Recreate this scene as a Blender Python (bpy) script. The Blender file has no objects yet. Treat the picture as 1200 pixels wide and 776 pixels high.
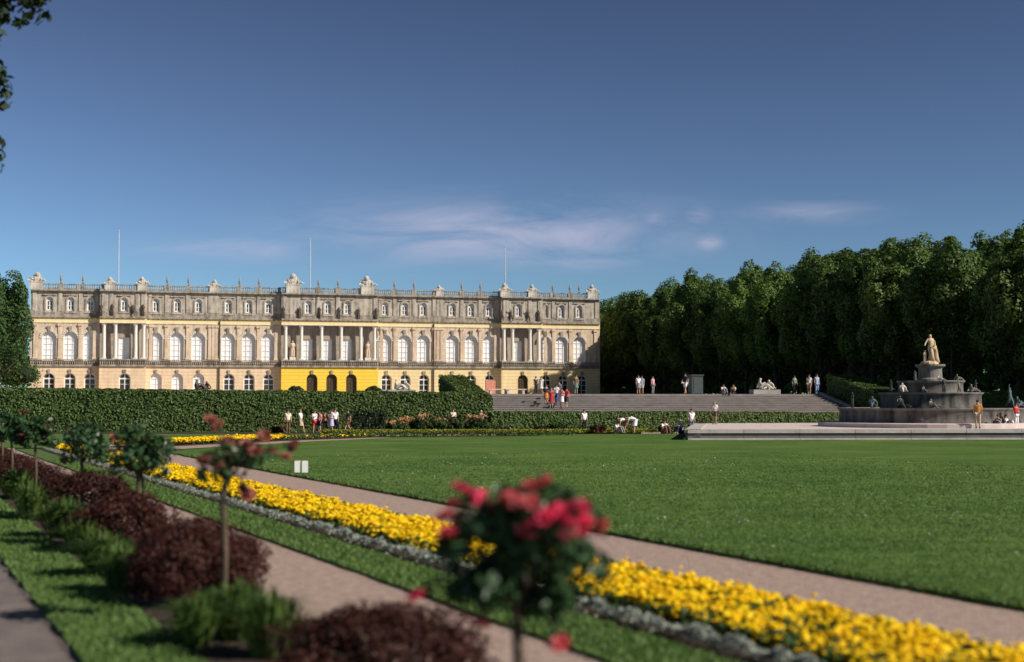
import bpy, bmesh, math, random
import numpy as np
from mathutils import Vector, Matrix

SC = bpy.context.scene
COL = SC.collection
R = math.radians
PI = math.pi
H = 2.4            # eye height
F = 1667.0         # focal length in photo pixels (1200 wide)
random.seed(7)

# ------------------------------------------------------------------ materials
def new_mat(name):
    m = bpy.data.materials.new(name); m.use_nodes = True
    return m, m.node_tree.nodes, m.node_tree.links, m.node_tree.nodes['Principled BSDF']

def mat(name, c, c2=None, scale=2.0, rough=.8, bump=0.0, bscale=None, detail=6, spec=.3, stretch=None, obrand=0.0, metal=0.0, lo=.35, hi=.65):
    """noise-mixed two colour surface with optional bump and per-object variation"""
    m, N, L, b = new_mat(name)
    b.inputs['Roughness'].default_value = rough
    b.inputs['Specular IOR Level'].default_value = spec
    b.inputs['Metallic'].default_value = metal
    tc = N.new('ShaderNodeTexCoord'); src = tc.outputs['Object']
    if stretch:
        mp = N.new('ShaderNodeMapping'); mp.inputs['Scale'].default_value = stretch
        L.new(src, mp.inputs['Vector']); src = mp.outputs['Vector']
    out = None
    if c2 is None: c2 = tuple(x * .7 for x in c)
    nz = N.new('ShaderNodeTexNoise'); nz.inputs['Scale'].default_value = scale; nz.inputs['Detail'].default_value = detail
    nz.inputs['Roughness'].default_value = .65
    L.new(src, nz.inputs['Vector'])
    rp = N.new('ShaderNodeValToRGB'); e = rp.color_ramp.elements
    e[0].position = lo; e[1].position = hi; e[0].color = (*c, 1); e[1].color = (*c2, 1)
    L.new(nz.outputs['Fac'], rp.inputs['Fac']); out = rp.outputs['Color']
    if obrand:
        oi = N.new('ShaderNodeObjectInfo'); mr = N.new('ShaderNodeMapRange')
        mr.inputs['To Min'].default_value = 1 - obrand; mr.inputs['To Max'].default_value = 1 + obrand
        L.new(oi.outputs['Random'], mr.inputs['Value'])
        hs = N.new('ShaderNodeHueSaturation'); L.new(mr.outputs['Result'], hs.inputs['Value'])
        L.new(out, hs.inputs['Color']); out = hs.outputs['Color']
    L.new(out, b.inputs['Base Color'])
    if bump:
        n2 = N.new('ShaderNodeTexNoise'); n2.inputs['Scale'].default_value = bscale or scale * 4; n2.inputs['Detail'].default_value = 4
        L.new(src, n2.inputs['Vector'])
        bp = N.new('ShaderNodeBump'); bp.inputs['Strength'].default_value = bump; bp.inputs['Distance'].default_value = .05
        L.new(n2.outputs['Fac'], bp.inputs['Height']); L.new(bp.outputs['Normal'], b.inputs['Normal'])
    return m

def leaf_mat(name, c, c2, scale=.4, obrand=.15, trans=.25, rough=.6):
    m = mat(name, c, c2, scale=scale, rough=rough, obrand=obrand, spec=.25)
    N, L = m.node_tree.nodes, m.node_tree.links
    b = N['Principled BSDF']; col = b.inputs['Base Color'].links[0].from_socket
    t = N.new('ShaderNodeBsdfTranslucent'); mx = N.new('ShaderNodeMixShader'); mx.inputs['Fac'].default_value = trans
    L.new(col, t.inputs['Color']); L.new(b.outputs[0], mx.inputs[1]); L.new(t.outputs[0], mx.inputs[2])
    L.new(mx.outputs[0], N['Material Output'].inputs['Surface'])
    return m

def stone_mat(name, c, dirt, amount=.5, course=0.0):
    """weathered masonry: blotches, vertical rain streaks and optional rusticated courses"""
    m, N, L, b = new_mat(name)
    b.inputs['Roughness'].default_value = .85; b.inputs['Specular IOR Level'].default_value = .2
    tc = N.new('ShaderNodeTexCoord')
    n1 = N.new('ShaderNodeTexNoise'); n1.inputs['Scale'].default_value = .9; n1.inputs['Detail'].default_value = 8; n1.inputs['Roughness'].default_value = .7
    L.new(tc.outputs['Object'], n1.inputs['Vector'])
    mp = N.new('ShaderNodeMapping'); mp.inputs['Scale'].default_value = (2.2, 2.2, .25); L.new(tc.outputs['Object'], mp.inputs['Vector'])
    n2 = N.new('ShaderNodeTexNoise'); n2.inputs['Scale'].default_value = 1.0; n2.inputs['Detail'].default_value = 5
    L.new(mp.outputs[0], n2.inputs['Vector'])
    ad = N.new('ShaderNodeMath'); ad.operation = 'MULTIPLY'; L.new(n1.outputs['Fac'], ad.inputs[0]); L.new(n2.outputs['Fac'], ad.inputs[1])
    rp = N.new('ShaderNodeValToRGB'); e = rp.color_ramp.elements
    e[0].position = .16; e[1].position = .16 + .22 / max(amount, .05) * .5
    e[0].color = (*c, 1); e[1].color = (*dirt, 1)
    if amount < .3: e[1].position = .55
    L.new(ad.outputs[0], rp.inputs['Fac']); col = rp.outputs['Color']
    L.new(col, b.inputs['Base Color'])
    bp = N.new('ShaderNodeBump'); bp.inputs['Strength'].default_value = .5; bp.inputs['Distance'].default_value = .06
    hgt = n1.outputs['Fac']
    if course:
        sp = N.new('ShaderNodeSeparateXYZ'); L.new(tc.outputs['Object'], sp.inputs[0])
        dv = N.new('ShaderNodeMath'); dv.operation = 'DIVIDE'; dv.inputs[1].default_value = course; L.new(sp.outputs['Z'], dv.inputs[0])
        fr = N.new('ShaderNodeMath'); fr.operation = 'FRACT'; L.new(dv.outputs[0], fr.inputs[0])
        gt = N.new('ShaderNodeMath'); gt.operation = 'GREATER_THAN'; gt.inputs[1].default_value = .12; L.new(fr.outputs[0], gt.inputs[0])
        mx = N.new('ShaderNodeMixRGB'); mx.blend_type = 'MIX'; mx.inputs['Color1'].default_value = (*[x * .72 for x in c], 1)
        L.new(gt.outputs[0], mx.inputs['Fac']); L.new(col, mx.inputs['Color2']); L.new(mx.outputs[0], b.inputs['Base Color'])
        hgt = gt.outputs[0]
    L.new(hgt, bp.inputs['Height']); L.new(bp.outputs['Normal'], b.inputs['Normal'])
    return m

def lawn_mat():
    m, N, L, b = new_mat('lawn'); b.inputs['Roughness'].default_value = .95; b.inputs['Specular IOR Level'].default_value = .08
    tc = N.new('ShaderNodeTexCoord'); col = None
    def nz(scale, det, st=(1, 1, 1)):
        mp = N.new('ShaderNodeMapping'); mp.inputs['Scale'].default_value = st; L.new(tc.outputs['Object'], mp.inputs[0])
        n = N.new('ShaderNodeTexNoise'); n.inputs['Scale'].default_value = scale; n.inputs['Detail'].default_value = det; n.inputs['Roughness'].default_value = .7; L.new(mp.outputs[0], n.inputs['Vector']); return n.outputs['Fac']
    def ramp(f, c0, c1, a, z):
        r = N.new('ShaderNodeValToRGB'); e = r.color_ramp.elements; e[0].position = a; e[1].position = z; e[0].color = (*c0, 1); e[1].color = (*c1, 1); L.new(f, r.inputs[0]); return r.outputs[0]
    base = ramp(nz(.16, 8), (.062, .128, .028), (.130, .196, .052), .34, .66)
    streak = ramp(nz(.5, 8, (.5, 2.2, 1)), (.66, .72, .66), (1.22, 1.18, 1.12), .35, .66)
    fine = ramp(nz(9, 8, (1, 1, 1)), (.55, .60, .5), (1.4, 1.35, 1.3), .36, .66)
    for t in (streak, fine):
        x = N.new('ShaderNodeMixRGB'); x.blend_type = 'MULTIPLY'; x.inputs[0].default_value = 1; L.new(base, x.inputs[1]); L.new(t, x.inputs[2]); base = x.outputs[0]
    L.new(base, b.inputs['Base Color'])
    bp = N.new('ShaderNodeBump'); bp.inputs['Strength'].default_value = .9; bp.inputs['Distance'].default_value = .06; L.new(nz(14, 6), bp.inputs['Height']); L.new(bp.outputs[0], b.inputs['Normal'])
    return m

M = {}
M['earth'] = mat('earth', (.03, .06, .018), (.05, .05, .03), scale=.3, rough=1)
M['soil'] = mat('soil', (.030, .020, .013), (.055, .036, .024), scale=6, rough=1, bump=.8, bscale=25)
M['gravel'] = mat('gravel', (.50, .365, .30), (.28, .20, .165), scale=7.0, rough=.95, bump=1.0, bscale=30, detail=12, lo=.32, hi=.68)
M['old_gravel'] = mat('old_gravel', (.20, .165, .15), (.13, .105, .095), scale=2.5, rough=.95, bump=.6, bscale=40, detail=10)
M['terrace_gravel'] = mat('terrace_gravel', (.40, .35, .30), (.32, .28, .24), scale=1.2, rough=.95)
M['plaza_gravel'] = mat('plaza_gravel', (.60, .50, .46), (.48, .40, .37), scale=1.5, rough=.95, bump=.3, bscale=20)
M['kerb'] = mat('kerb_stone', (.36, .34, .31), (.24, .23, .21), scale=1.2, rough=.85, bump=.3)
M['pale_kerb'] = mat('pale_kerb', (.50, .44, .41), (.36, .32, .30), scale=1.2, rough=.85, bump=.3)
M['dark_kerb'] = mat('dark_kerb', (.10, .095, .088), (.15, .14, .13), scale=.8, rough=.8, bump=.3)  # darker stone tone for the kerb face below the coping
M['step'] = mat('step_stone', (.25, .215, .20), (.17, .15, .14), scale=1.1, rough=.9, bump=.3)
M['lawn'] = lawn_mat()
M['verge'] = mat('verge', (.075, .135, .035), (.10, .155, .048), scale=2, rough=.95, bump=.8, bscale=40, detail=10, spec=.1)
M['blade'] = leaf_mat('grass_blade', (.092, .168, .036), (.122, .19, .052), scale=1.5, trans=.3)
M['attic'] = stone_mat('attic_stone', (.54, .47, .385), (.22, .185, .15), .5)
M['trim'] = stone_mat('trim_stone', (.42, .36, .29), (.16, .135, .105), .55)
M['facade'] = stone_mat('facade_stone', (.70, .55, .40), (.42, .32, .225), .45)
M['column'] = stone_mat('column_stone', (.74, .69, .61), (.50, .45, .38), .3)
M['peach'] = stone_mat('peach_render', (.82, .61, .40), (.60, .43, .28), .4, .62)
M['yellow'] = stone_mat('yellow_render', (.87, .60, .075), (.78, .50, .06), .3, .62)
M['pale'] = stone_mat('pale_yellow_render', (.86, .68, .37), (.68, .51, .27), .4, .62)
M['frieze'] = stone_mat('frieze_render', (.88, .70, .36), (.74, .54, .26), .3)
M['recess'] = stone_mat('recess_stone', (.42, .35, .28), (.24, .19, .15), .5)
M['sculpt'] = stone_mat('sculpture_stone', (.66, .60, .52), (.32, .28, .23), .5)
M['dark_sculpt'] = stone_mat('dark_sculpture_stone', (.12, .095, .075), (.06, .05, .04), .5)
M['curtain'] = mat('white_curtain', (.90, .88, .87), (.80, .78, .78), scale=.35, rough=.5, obrand=.07)
M['white_paint'] = mat('white_paint', (.80, .78, .75), (.72, .70, .66), scale=2, rough=.5)
M['dark_glass'] = mat('dark_glass', (.03, .028, .026), (.05, .045, .04), scale=1, rough=.15, spec=.5)
M['door_wood'] = mat('door_wood', (.10, .065, .03), (.06, .038, .02), scale=3, rough=.5)
M['lead'] = mat('roof_lead', (.22, .23, .24), (.16, .17, .18), scale=.5, rough=.6)
M['steel'] = mat('white_pole', (.55, .57, .62), (.48, .50, .55), scale=1, rough=.4)
M['pipe'] = mat('downpipe', (.13, .085, .05), (.08, .055, .035), scale=1, rough=.6)
M['tree_leaf'] = leaf_mat('tree_leaf', (.055, .108, .018), (.095, .150, .028), scale=.25, obrand=.28, trans=.22)
M['tree_leaf_b'] = leaf_mat('tree_leaf_yellow', (.068, .118, .020), (.105, .150, .030), scale=.25, obrand=.2, trans=.18)
M['park_leaf'] = leaf_mat('park_leaf', (.032, .070, .018), (.050, .092, .024), scale=.3, trans=.12)
M['backlit_leaf'] = leaf_mat('backlit_leaf', (.012, .024, .008), (.020, .036, .011), scale=.4, trans=.06)  # leaf colour darkened to stand in for a crown seen against the light
M['bark'] = mat('bark', (.07, .055, .042), (.035, .028, .022), scale=4, rough=.95, bump=.8, stretch=(1, 1, .2))
M['hedge'] = leaf_mat('hedge_leaf', (.085, .135, .032), (.120, .172, .048), scale=.35, obrand=.08, trans=.12)
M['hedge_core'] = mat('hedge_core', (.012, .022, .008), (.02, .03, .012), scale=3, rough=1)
M['box'] = leaf_mat('box_leaf', (.022, .034, .012), (.034, .048, .018), scale=2, trans=.1)
M['berberis'] = leaf_mat('berberis_leaf', (.034, .009, .007), (.062, .018, .012), scale=3, obrand=.15, trans=.15)
M['tuft'] = leaf_mat('tuft_leaf', (.048, .098, .018), (.095, .145, .032), scale=2, obrand=.15, trans=.3)
M['rose_leaf'] = leaf_mat('rose_leaf', (.022, .055, .018), (.045, .090, .034), scale=6, obrand=.12, trans=.15, rough=.4)
M['rose_pink'] = leaf_mat('rose_petal_pink', (.90, .12, .24), (.80, .06, .15), scale=20, obrand=.1, trans=.25)
M['rose_faded'] = leaf_mat('rose_petal_faded', (.40, .14, .11), (.30, .09, .075), scale=20, obrand=.15, trans=.25)
M['rose_soft'] = leaf_mat('rose_petal_soft', (.80, .20, .22), (.68, .12, .13), scale=20, obrand=.12, trans=.25)
M['rose_stem'] = mat('rose_stem', (.11, .075, .05), (.065, .05, .03), scale=8, rough=.9, bump=.5)
M['marigold'] = leaf_mat('marigold_petal', (.92, .68, .006), (.92, .55, .003), scale=5, obrand=0, trans=.2)
M['marigold_leaf'] = leaf_mat('marigold_leaf', (.035, .075, .015), (.06, .09, .02), scale=3, obrand=0)
M['silver'] = leaf_mat('silver_leaf', (.22, .25, .20), (.36, .38, .33), scale=4, obrand=0, trans=.1)
M['border_leaf'] = leaf_mat('border_leaf', (.045, .085, .022), (.08, .12, .035), scale=1.2, obrand=.15)
M['border_flower'] = leaf_mat('border_flower', (.50, .20, .10), (.62, .34, .16), scale=2, obrand=.2)
M['lime_leaf'] = leaf_mat('lime_edging_leaf', (.20, .24, .03), (.28, .27, .035), scale=1.2, obrand=.05)
M['fountain'] = stone_mat('fountain_marble', (.17, .148, .135), (.04, .037, .032), .6)
M['fountain_top'] = stone_mat('fountain_cap', (.24, .215, .19), (.11, .10, .09), .5)
M['gilt'] = stone_mat('gilded_stone', (.66, .50, .33), (.36, .25, .15), .5)
M['bronze'] = mat('verdigris_bronze', (.09, .14, .15), (.05, .07, .075), scale=4, rough=.6)
M['dark_bronze'] = mat('dark_bronze', (.030, .032, .030), (.05, .05, .045), scale=4, rough=.5)
M['water'] = mat('pool_water', (.02, .03, .03), (.03, .04, .035), scale=1, rough=.06, spec=.6, bump=.25, bscale=3)
M['salmon'] = mat('salmon_canvas', (.66, .25, .17), (.60, .22, .15), scale=2, rough=.8)
M['kiosk'] = mat('kiosk_paint', (.055, .075, .075), (.045, .06, .06), scale=2, rough=.6)
for n_, c_ in dict(skin=(.52, .30, .20), hair=(.045, .028, .018), hair_grey=(.45, .43, .40), hair_fair=(.30, .19, .09), cl_white=(.80, .80, .80), cl_cream=(.75, .68, .52),
                   cl_red=(.60, .035, .035), cl_pink=(.72, .30, .36), cl_blue=(.06, .10, .26), cl_sky=(.30, .42, .62), cl_black=(.018, .018, .022), cl_navy=(.02, .025, .06),
                   cl_brown=(.16, .09, .05), cl_beige=(.46, .36, .24), cl_green=(.10, .24, .17), cl_grey=(.22, .22, .24), cl_orange=(.60, .24, .04), cl_lilac=(.52, .46, .70), shoe=(.05, .04, .035)).items():
    M[n_] = mat(n_, c_, tuple(x * .88 for x in c_), scale=6, rough=.75)

# ------------------------------------------------------------------ mesh helpers
class MB:
    """collects quads and solids, then links them as one mesh object"""
    def __init__(s): s.v = []; s.f = []; s.mi = []; s.cm = 0
    def add(s, vs, fs):
        o = len(s.v); s.v += [tuple(v) for v in vs]; s.f += [tuple(i + o for i in f) for f in fs]; s.mi += [s.cm] * len(fs); return s
    def quad(s, a, b, c, d): return s.add([a, b, c, d], [(0, 1, 2, 3)])
    def box(s, x0, x1, y0, y1, z0, z1):
        return s.add([(x0, y0, z0), (x1, y0, z0), (x1, y1, z0), (x0, y1, z0), (x0, y0, z1), (x1, y0, z1), (x1, y1, z1), (x0, y1, z1)],
                     [(0, 3, 2, 1), (4, 5, 6, 7), (0, 1, 5, 4), (1, 2, 6, 5), (2, 3, 7, 6), (3, 0, 4, 7)])
    def lathe(s, prof, cx=0, cy=0, n=16, a0=0, sx=1, sy=1, closed_top=True):
        vs = []; fs = []
        for r, z in prof:
            for k in range(n):
                a = a0 + 2 * PI * k / n; vs.append((cx + r * sx * math.cos(a), cy + r * sy * math.sin(a), z))
        for i in range(len(prof) - 1):
            for k in range(n):
                fs.append((i * n + k, i * n + (k + 1) % n, (i + 1) * n + (k + 1) % n, (i + 1) * n + k))
        if closed_top: fs.append(tuple((len(prof) - 1) * n + k for k in range(n)))
        return s.add(vs, fs)
    def prism(s, poly, z0, z1):
        n = len(poly)
        vs = [(x, y, z0) for x, y in poly] + [(x, y, z1) for x, y in poly]
        return s.add(vs, [tuple(range(n - 1, -1, -1)), tuple(range(n, 2 * n))] + [(i, (i + 1) % n, n + (i + 1) % n, n + i) for i in range(n)])
    def tube(s, pts, rad, n=6):
        pts = [Vector(p) for p in pts]; vs = []; fs = []
        for i, p in enumerate(pts):
            d = (pts[min(i + 1, len(pts) - 1)] - pts[max(i - 1, 0)]).normalized()
            a = d.cross(Vector((0, 0, 1)) if abs(d.z) < .95 else Vector((1, 0, 0))).normalized(); b = d.cross(a)
            r = rad[i] if isinstance(rad, (list, tuple)) else rad
            for k in range(n):
                t = 2 * PI * k / n; vs.append(p + a * (r * math.cos(t)) + b * (r * math.sin(t)))
        for i in range(len(pts) - 1):
            for k in range(n): fs.append((i * n + k, i * n + (k + 1) % n, (i + 1) * n + (k + 1) % n, (i + 1) * n + k))
        fs.append(tuple(range(n - 1, -1, -1))); fs.append(tuple(range((len(pts) - 1) * n, len(pts) * n)))
        return s.add(vs, fs)
    def mesh(s, name, m=None, smooth=False):
        me = bpy.data.meshes.new(name); me.from_pydata(s.v, [], s.f)
        ms = m if isinstance(m, (list, tuple)) else [m]
        for q in ms:
            if q is not None: me.materials.append(M[q] if isinstance(q, str) else q)
        if len(ms) > 1: me.polygons.foreach_set('material_index', s.mi)
        bm = bmesh.new(); bm.from_mesh(me); bmesh.ops.recalc_face_normals(bm, faces=bm.faces); bm.to_mesh(me); bm.free()
        if smooth: me.polygons.foreach_set('use_smooth', [True] * len(me.polygons))
        return me
    def build(s, name, m=None, parent=None, smooth=False, loc=(0, 0, 0), rz=0):
        return link(name, s.mesh(name, m, smooth), parent, loc, rz)

def link(name, me, parent=None, loc=(0, 0, 0), rz=0, sc=1):
    o = bpy.data.objects.new(name, me); COL.objects.link(o)
    o.location = loc; o.rotation_euler = (0, 0, rz); o.scale = (sc,) * 3 if not isinstance(sc, tuple) else sc
    if parent: o.parent = parent
    return o

def tag(o, label=None, cat=None, group=None, kind=None):
    if label: o['label'] = label
    if cat: o['category'] = cat
    if group: o['group'] = group
    if kind: o['kind'] = kind
    return o

def thing(name, label, cat, loc=(0, 0, 0), rz=0, group=None, sc=1):
    return tag(link(name, None, None, loc, rz, sc), label, cat, group)

def part_copy(o, parent):
    c = o.copy(); COL.objects.link(c); c.parent = parent
    for ch in o.children: part_copy(ch, c)
    return c

def copy_thing(src, label, loc, rz=0, group=None, sc=None):
    c = src.copy(); COL.objects.link(c); c.location = loc; c.rotation_euler = (0, 0, rz)
    if sc is not None: c.scale = sc if isinstance(sc, tuple) else (sc,) * 3
    c['label'] = label
    if group: c['group'] = group
    for ch in src.children: part_copy(ch, c)
    return c

def np_mesh(name, V, per, m, mi=None, smooth=False):
    """V: (faces*per,3) array, every face owns `per` vertices"""
    V = np.asarray(V, np.float32).reshape(-1, 3); n = len(V); nf = n // per
    me = bpy.data.meshes.new(name)
    me.vertices.add(n); me.vertices.foreach_set('co', V.ravel())
    me.loops.add(n); me.loops.foreach_set('vertex_index', np.arange(n, dtype=np.int32))
    me.polygons.add(nf); me.polygons.foreach_set('loop_start', np.arange(0, n, per, dtype=np.int32))
    me.polygons.foreach_set('loop_total', np.full(nf, per, np.int32))
    for q in (m if isinstance(m, (list, tuple)) else [m]): me.materials.append(M[q])
    if mi is not None: me.polygons.foreach_set('material_index', np.asarray(mi, np.int32))
    me.update(calc_edges=True); me.validate()
    return me

def vnoise(x, y, s):
    return np.sin(x * 2.1 * s + 1.3 * np.sin(y * 1.7 * s)) * np.sin(y * 2.3 * s + 1.1 * np.sin(x * 1.9 * s + 2))

def norm(a): return a / (np.linalg.norm(a, axis=-1, keepdims=True) + 1e-9)

def leaves(P, Nrm, size, rng, aspect=.55, jitter=.6, var=.35):
    """one rhombic leaf per point, facing roughly along Nrm"""
    n = len(P); nn = norm(Nrm + rng.normal(0, jitter, (n, 3)))
    a = norm(np.cross(nn, rng.normal(0, 1, (n, 3)))); b = np.cross(nn, a)
    s = (size * (1 + var * rng.uniform(-1, 1, n)))[:, None]
    a = a * s; b = b * s * aspect
    fold = nn * s * .18
    return np.stack([P - a, P + b + fold, P + a, P - b + fold], 1).reshape(-1, 3)

def crown_pts(rng, n, rx, ry, rz, K=40, rc=.3, flat=.0, hollow=.55):
    """clumped crown: K leaf clumps over an ellipsoid shell, leaves on each clump's outer skin"""
    d = norm(rng.normal(0, 1, (K, 3))); d[:, 2] = np.where(d[:, 2] < -.6, -d[:, 2] * .5, d[:, 2]); d = norm(d)
    rad = rng.uniform(hollow, 1.0, K)[:, None]
    C = d * rad * np.array([rx, ry, rz]) * (1 - rc * .6)
    cr = rc * rng.uniform(.65, 1.35, K)
    k = rng.integers(0, K, n)
    e = norm(rng.normal(0, 1, (n, 3)) + d[k] * .45 + np.array([0, 0, .25]))
    r = cr[k][:, None] * rng.uniform(.55, 1.08, (n, 1)) ** .6
    P = C[k] + e * r * np.array([rx, ry, rz * .85])
    return P, e

# ------------------------------------------------------------------ people and statues
def skin_mesh(name, verts, edges, radii, m, sub=1, extra=None):
    me = bpy.data.meshes.new('tmp'); me.from_pydata(verts, edges, [])
    o = bpy.data.objects.new('tmp', me); COL.objects.link(o)
    sk = o.modifiers.new('s', 'SKIN'); sk.use_smooth_shade = True
    lay = me.skin_vertices[0] if len(me.skin_vertices) else None
    if lay is None:
        bm = bmesh.new(); bm.from_mesh(me); bm.verts.layers.skin.verify(); bm.to_mesh(me); bm.free(); lay = me.skin_vertices[0]
    for i, r in enumerate(radii):
        lay.data[i].radius = (r, r) if not isinstance(r, tuple) else r
        lay.data[i].use_root = (i == 0)
    if sub:
        ss = o.modifiers.new('u', 'SUBSURF'); ss.levels = sub; ss.render_levels = sub
    dg = bpy.context.evaluated_depsgraph_get(); dg.update()
    out = bpy.data.meshes.new_from_object(o.evaluated_get(dg))
    bpy.data.objects.remove(o); bpy.data.meshes.remove(me)
    if extra:
        bm = bmesh.new(); bm.from_mesh(out)
        t = extra.mesh('x'); bm.from_mesh(t); bm.to_mesh(out); bm.free()
    out.name = name
    out.materials.clear()
    if m: out.materials.append(M[m])
    out.polygons.foreach_set('use_smooth', [True] * len(out.polygons))
    return out

def J(pose):
    """joint positions (metres, facing -y) of a 1.70 m person"""
    j = dict(pel=(0, 0, .93), spi=(0, .01, 1.12), che=(0, .01, 1.32), nec=(0, .01, 1.45), hea=(0, -.01, 1.54), top=(0, -.01, 1.64),
             shL=(.165, .01, 1.38), elL=(.215, .03, 1.12), wrL=(.225, -.06, .90), haL=(.22, -.085, .81),
             shR=(-.165, .01, 1.38), elR=(-.215, .03, 1.12), wrR=(-.225, -.06, .90), haR=(-.22, -.085, .81),
             hiL=(.085, 0, .88), knL=(.095, -.02, .48), anL=(.095, .03, .09), toL=(.105, -.13, .035),
             hiR=(-.085, 0, .88), knR=(-.095, -.02, .48), anR=(-.095, .03, .09), toR=(-.105, -.13, .035))
    if pose == 'walk':
        j.update(knL=(.09, -.18, .50), anL=(.09, -.24, .10), toL=(.09, -.40, .06), knR=(-.09, .06, .50), anR=(-.09, .34, .16), toR=(-.09, .24, .035),
                 elL=(.20, .14, 1.14), wrL=(.20, .14, .92), haL=(.20, .12, .83), elR=(-.20, -.08, 1.14), wrR=(-.20, -.22, .98), haR=(-.19, -.27, .91))
    elif pose == 'bent_arm':
        j.update(elR=(-.22, .02, 1.13), wrR=(-.12, -.20, 1.20), haR=(-.07, -.25, 1.26), elL=(.24, .04, 1.13), wrL=(.14, -.16, 1.08), haL=(.06, -.2, 1.08))
    elif pose == 'bend':
        j.update(pel=(0, .12, .90), spi=(0, -.06, 1.02), che=(0, -.26, 1.06), nec=(0, -.38, 1.06), hea=(0, -.47, 1.03), top=(0, -.57, .99),
                 shL=(.165, -.32, 1.04), elL=(.19, -.38, .78), wrL=(.17, -.46, .56), haL=(.16, -.48, .47), shR=(-.165, -.32, 1.04), elR=(-.19, -.38, .78), wrR=(-.17, -.46, .56), haR=(-.16, -.48, .47),
                 hiL=(.085, .12, .85), hiR=(-.085, .12, .85), knL=(.10, .03, .46), knR=(-.10, .03, .46))
    elif pose == 'sit':      # on something .42 m high
        dz = -.46
        for k in ('pel', 'spi', 'che', 'nec', 'hea', 'top', 'shL', 'shR', 'elL', 'elR'):
            j[k] = (j[k][0], j[k][1] + .1, j[k][2] + dz)
        j.update(hiL=(.09, .08, .46), hiR=(-.09, .08, .46), knL=(.11, -.34, .48), knR=(-.11, -.34, .48), anL=(.11, -.36, .09), anR=(-.11, -.36, .09), toL=(.12, -.52, .035), toR=(-.12, -.52, .035),
                 wrL=(.18, -.16, .60), haL=(.15, -.25, .57), wrR=(-.18, -.16, .60), haR=(-.15, -.25, .57))
    elif pose == 'ground':   # sitting on the ground, knees drawn up
        dz = -.80
        for k in ('pel', 'spi', 'che', 'nec', 'hea', 'top', 'shL', 'shR', 'elL', 'elR'):
            j[k] = (j[k][0], j[k][1] + .15 - (j[k][2] - .93) * .15, j[k][2] + dz)
        j.update(hiL=(.09, .10, .12), hiR=(-.09, .10, .12), knL=(.12, -.30, .48), knR=(-.12, -.30, .48), anL=(.12, -.45, .09), anR=(-.12, -.45, .09), toL=(.13, -.61, .035), toR=(-.13, -.61, .035),
                 elL=(.22, -.02, .36), elR=(-.22, -.02, .36), wrL=(.15, -.24, .50), haL=(.08, -.30, .50), wrR=(-.15, -.24, .50), haR=(-.08, -.30, .50))
    return j

KEYS = ['pel', 'spi', 'che', 'nec', 'hea', 'top', 'shL', 'elL', 'wrL', 'haL', 'shR', 'elR', 'wrR', 'haR', 'hiL', 'knL', 'anL', 'toL', 'hiR', 'knR', 'anR', 'toR']
RAD = dict(pel=(.15, .11), spi=(.13, .095), che=(.15, .10), nec=.052, hea=(.072, .088), top=(.055, .07), sh=.052, el=.040, wr=.028, ha=(.036, .02), hi=.085, kn=.055, an=.04, to=(.04, .03))
EDG = [('pel', 'spi'), ('spi', 'che'), ('che', 'nec'), ('nec', 'hea'), ('hea', 'top'), ('che', 'shL'), ('shL', 'elL'), ('elL', 'wrL'), ('wrL', 'haL'), ('che', 'shR'), ('shR', 'elR'), ('elR', 'wrR'), ('wrR', 'haR'),
       ('pel', 'hiL'), ('hiL', 'knL'), ('knL', 'anL'), ('anL', 'toL'), ('pel', 'hiR'), ('hiR', 'knR'), ('knR', 'anR'), ('anR', 'toR')]
def rk(k): return RAD.get(k) or RAD[k[:2]]
def sub_skin(name, j, keys, m, grow=0.0, over=None, extra=None, sub=1):
    ed = [(keys.index(a), keys.index(b)) for a, b in EDG if a in keys and b in keys]
    rr = []
    for k in keys:
        r = (over or {}).get(k, rk(k)); rr.append(tuple(x + grow for x in r) if isinstance(r, tuple) else r + grow)
    return skin_mesh(name, [j[k] for k in keys], ed, rr, m, sub, extra)

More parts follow.
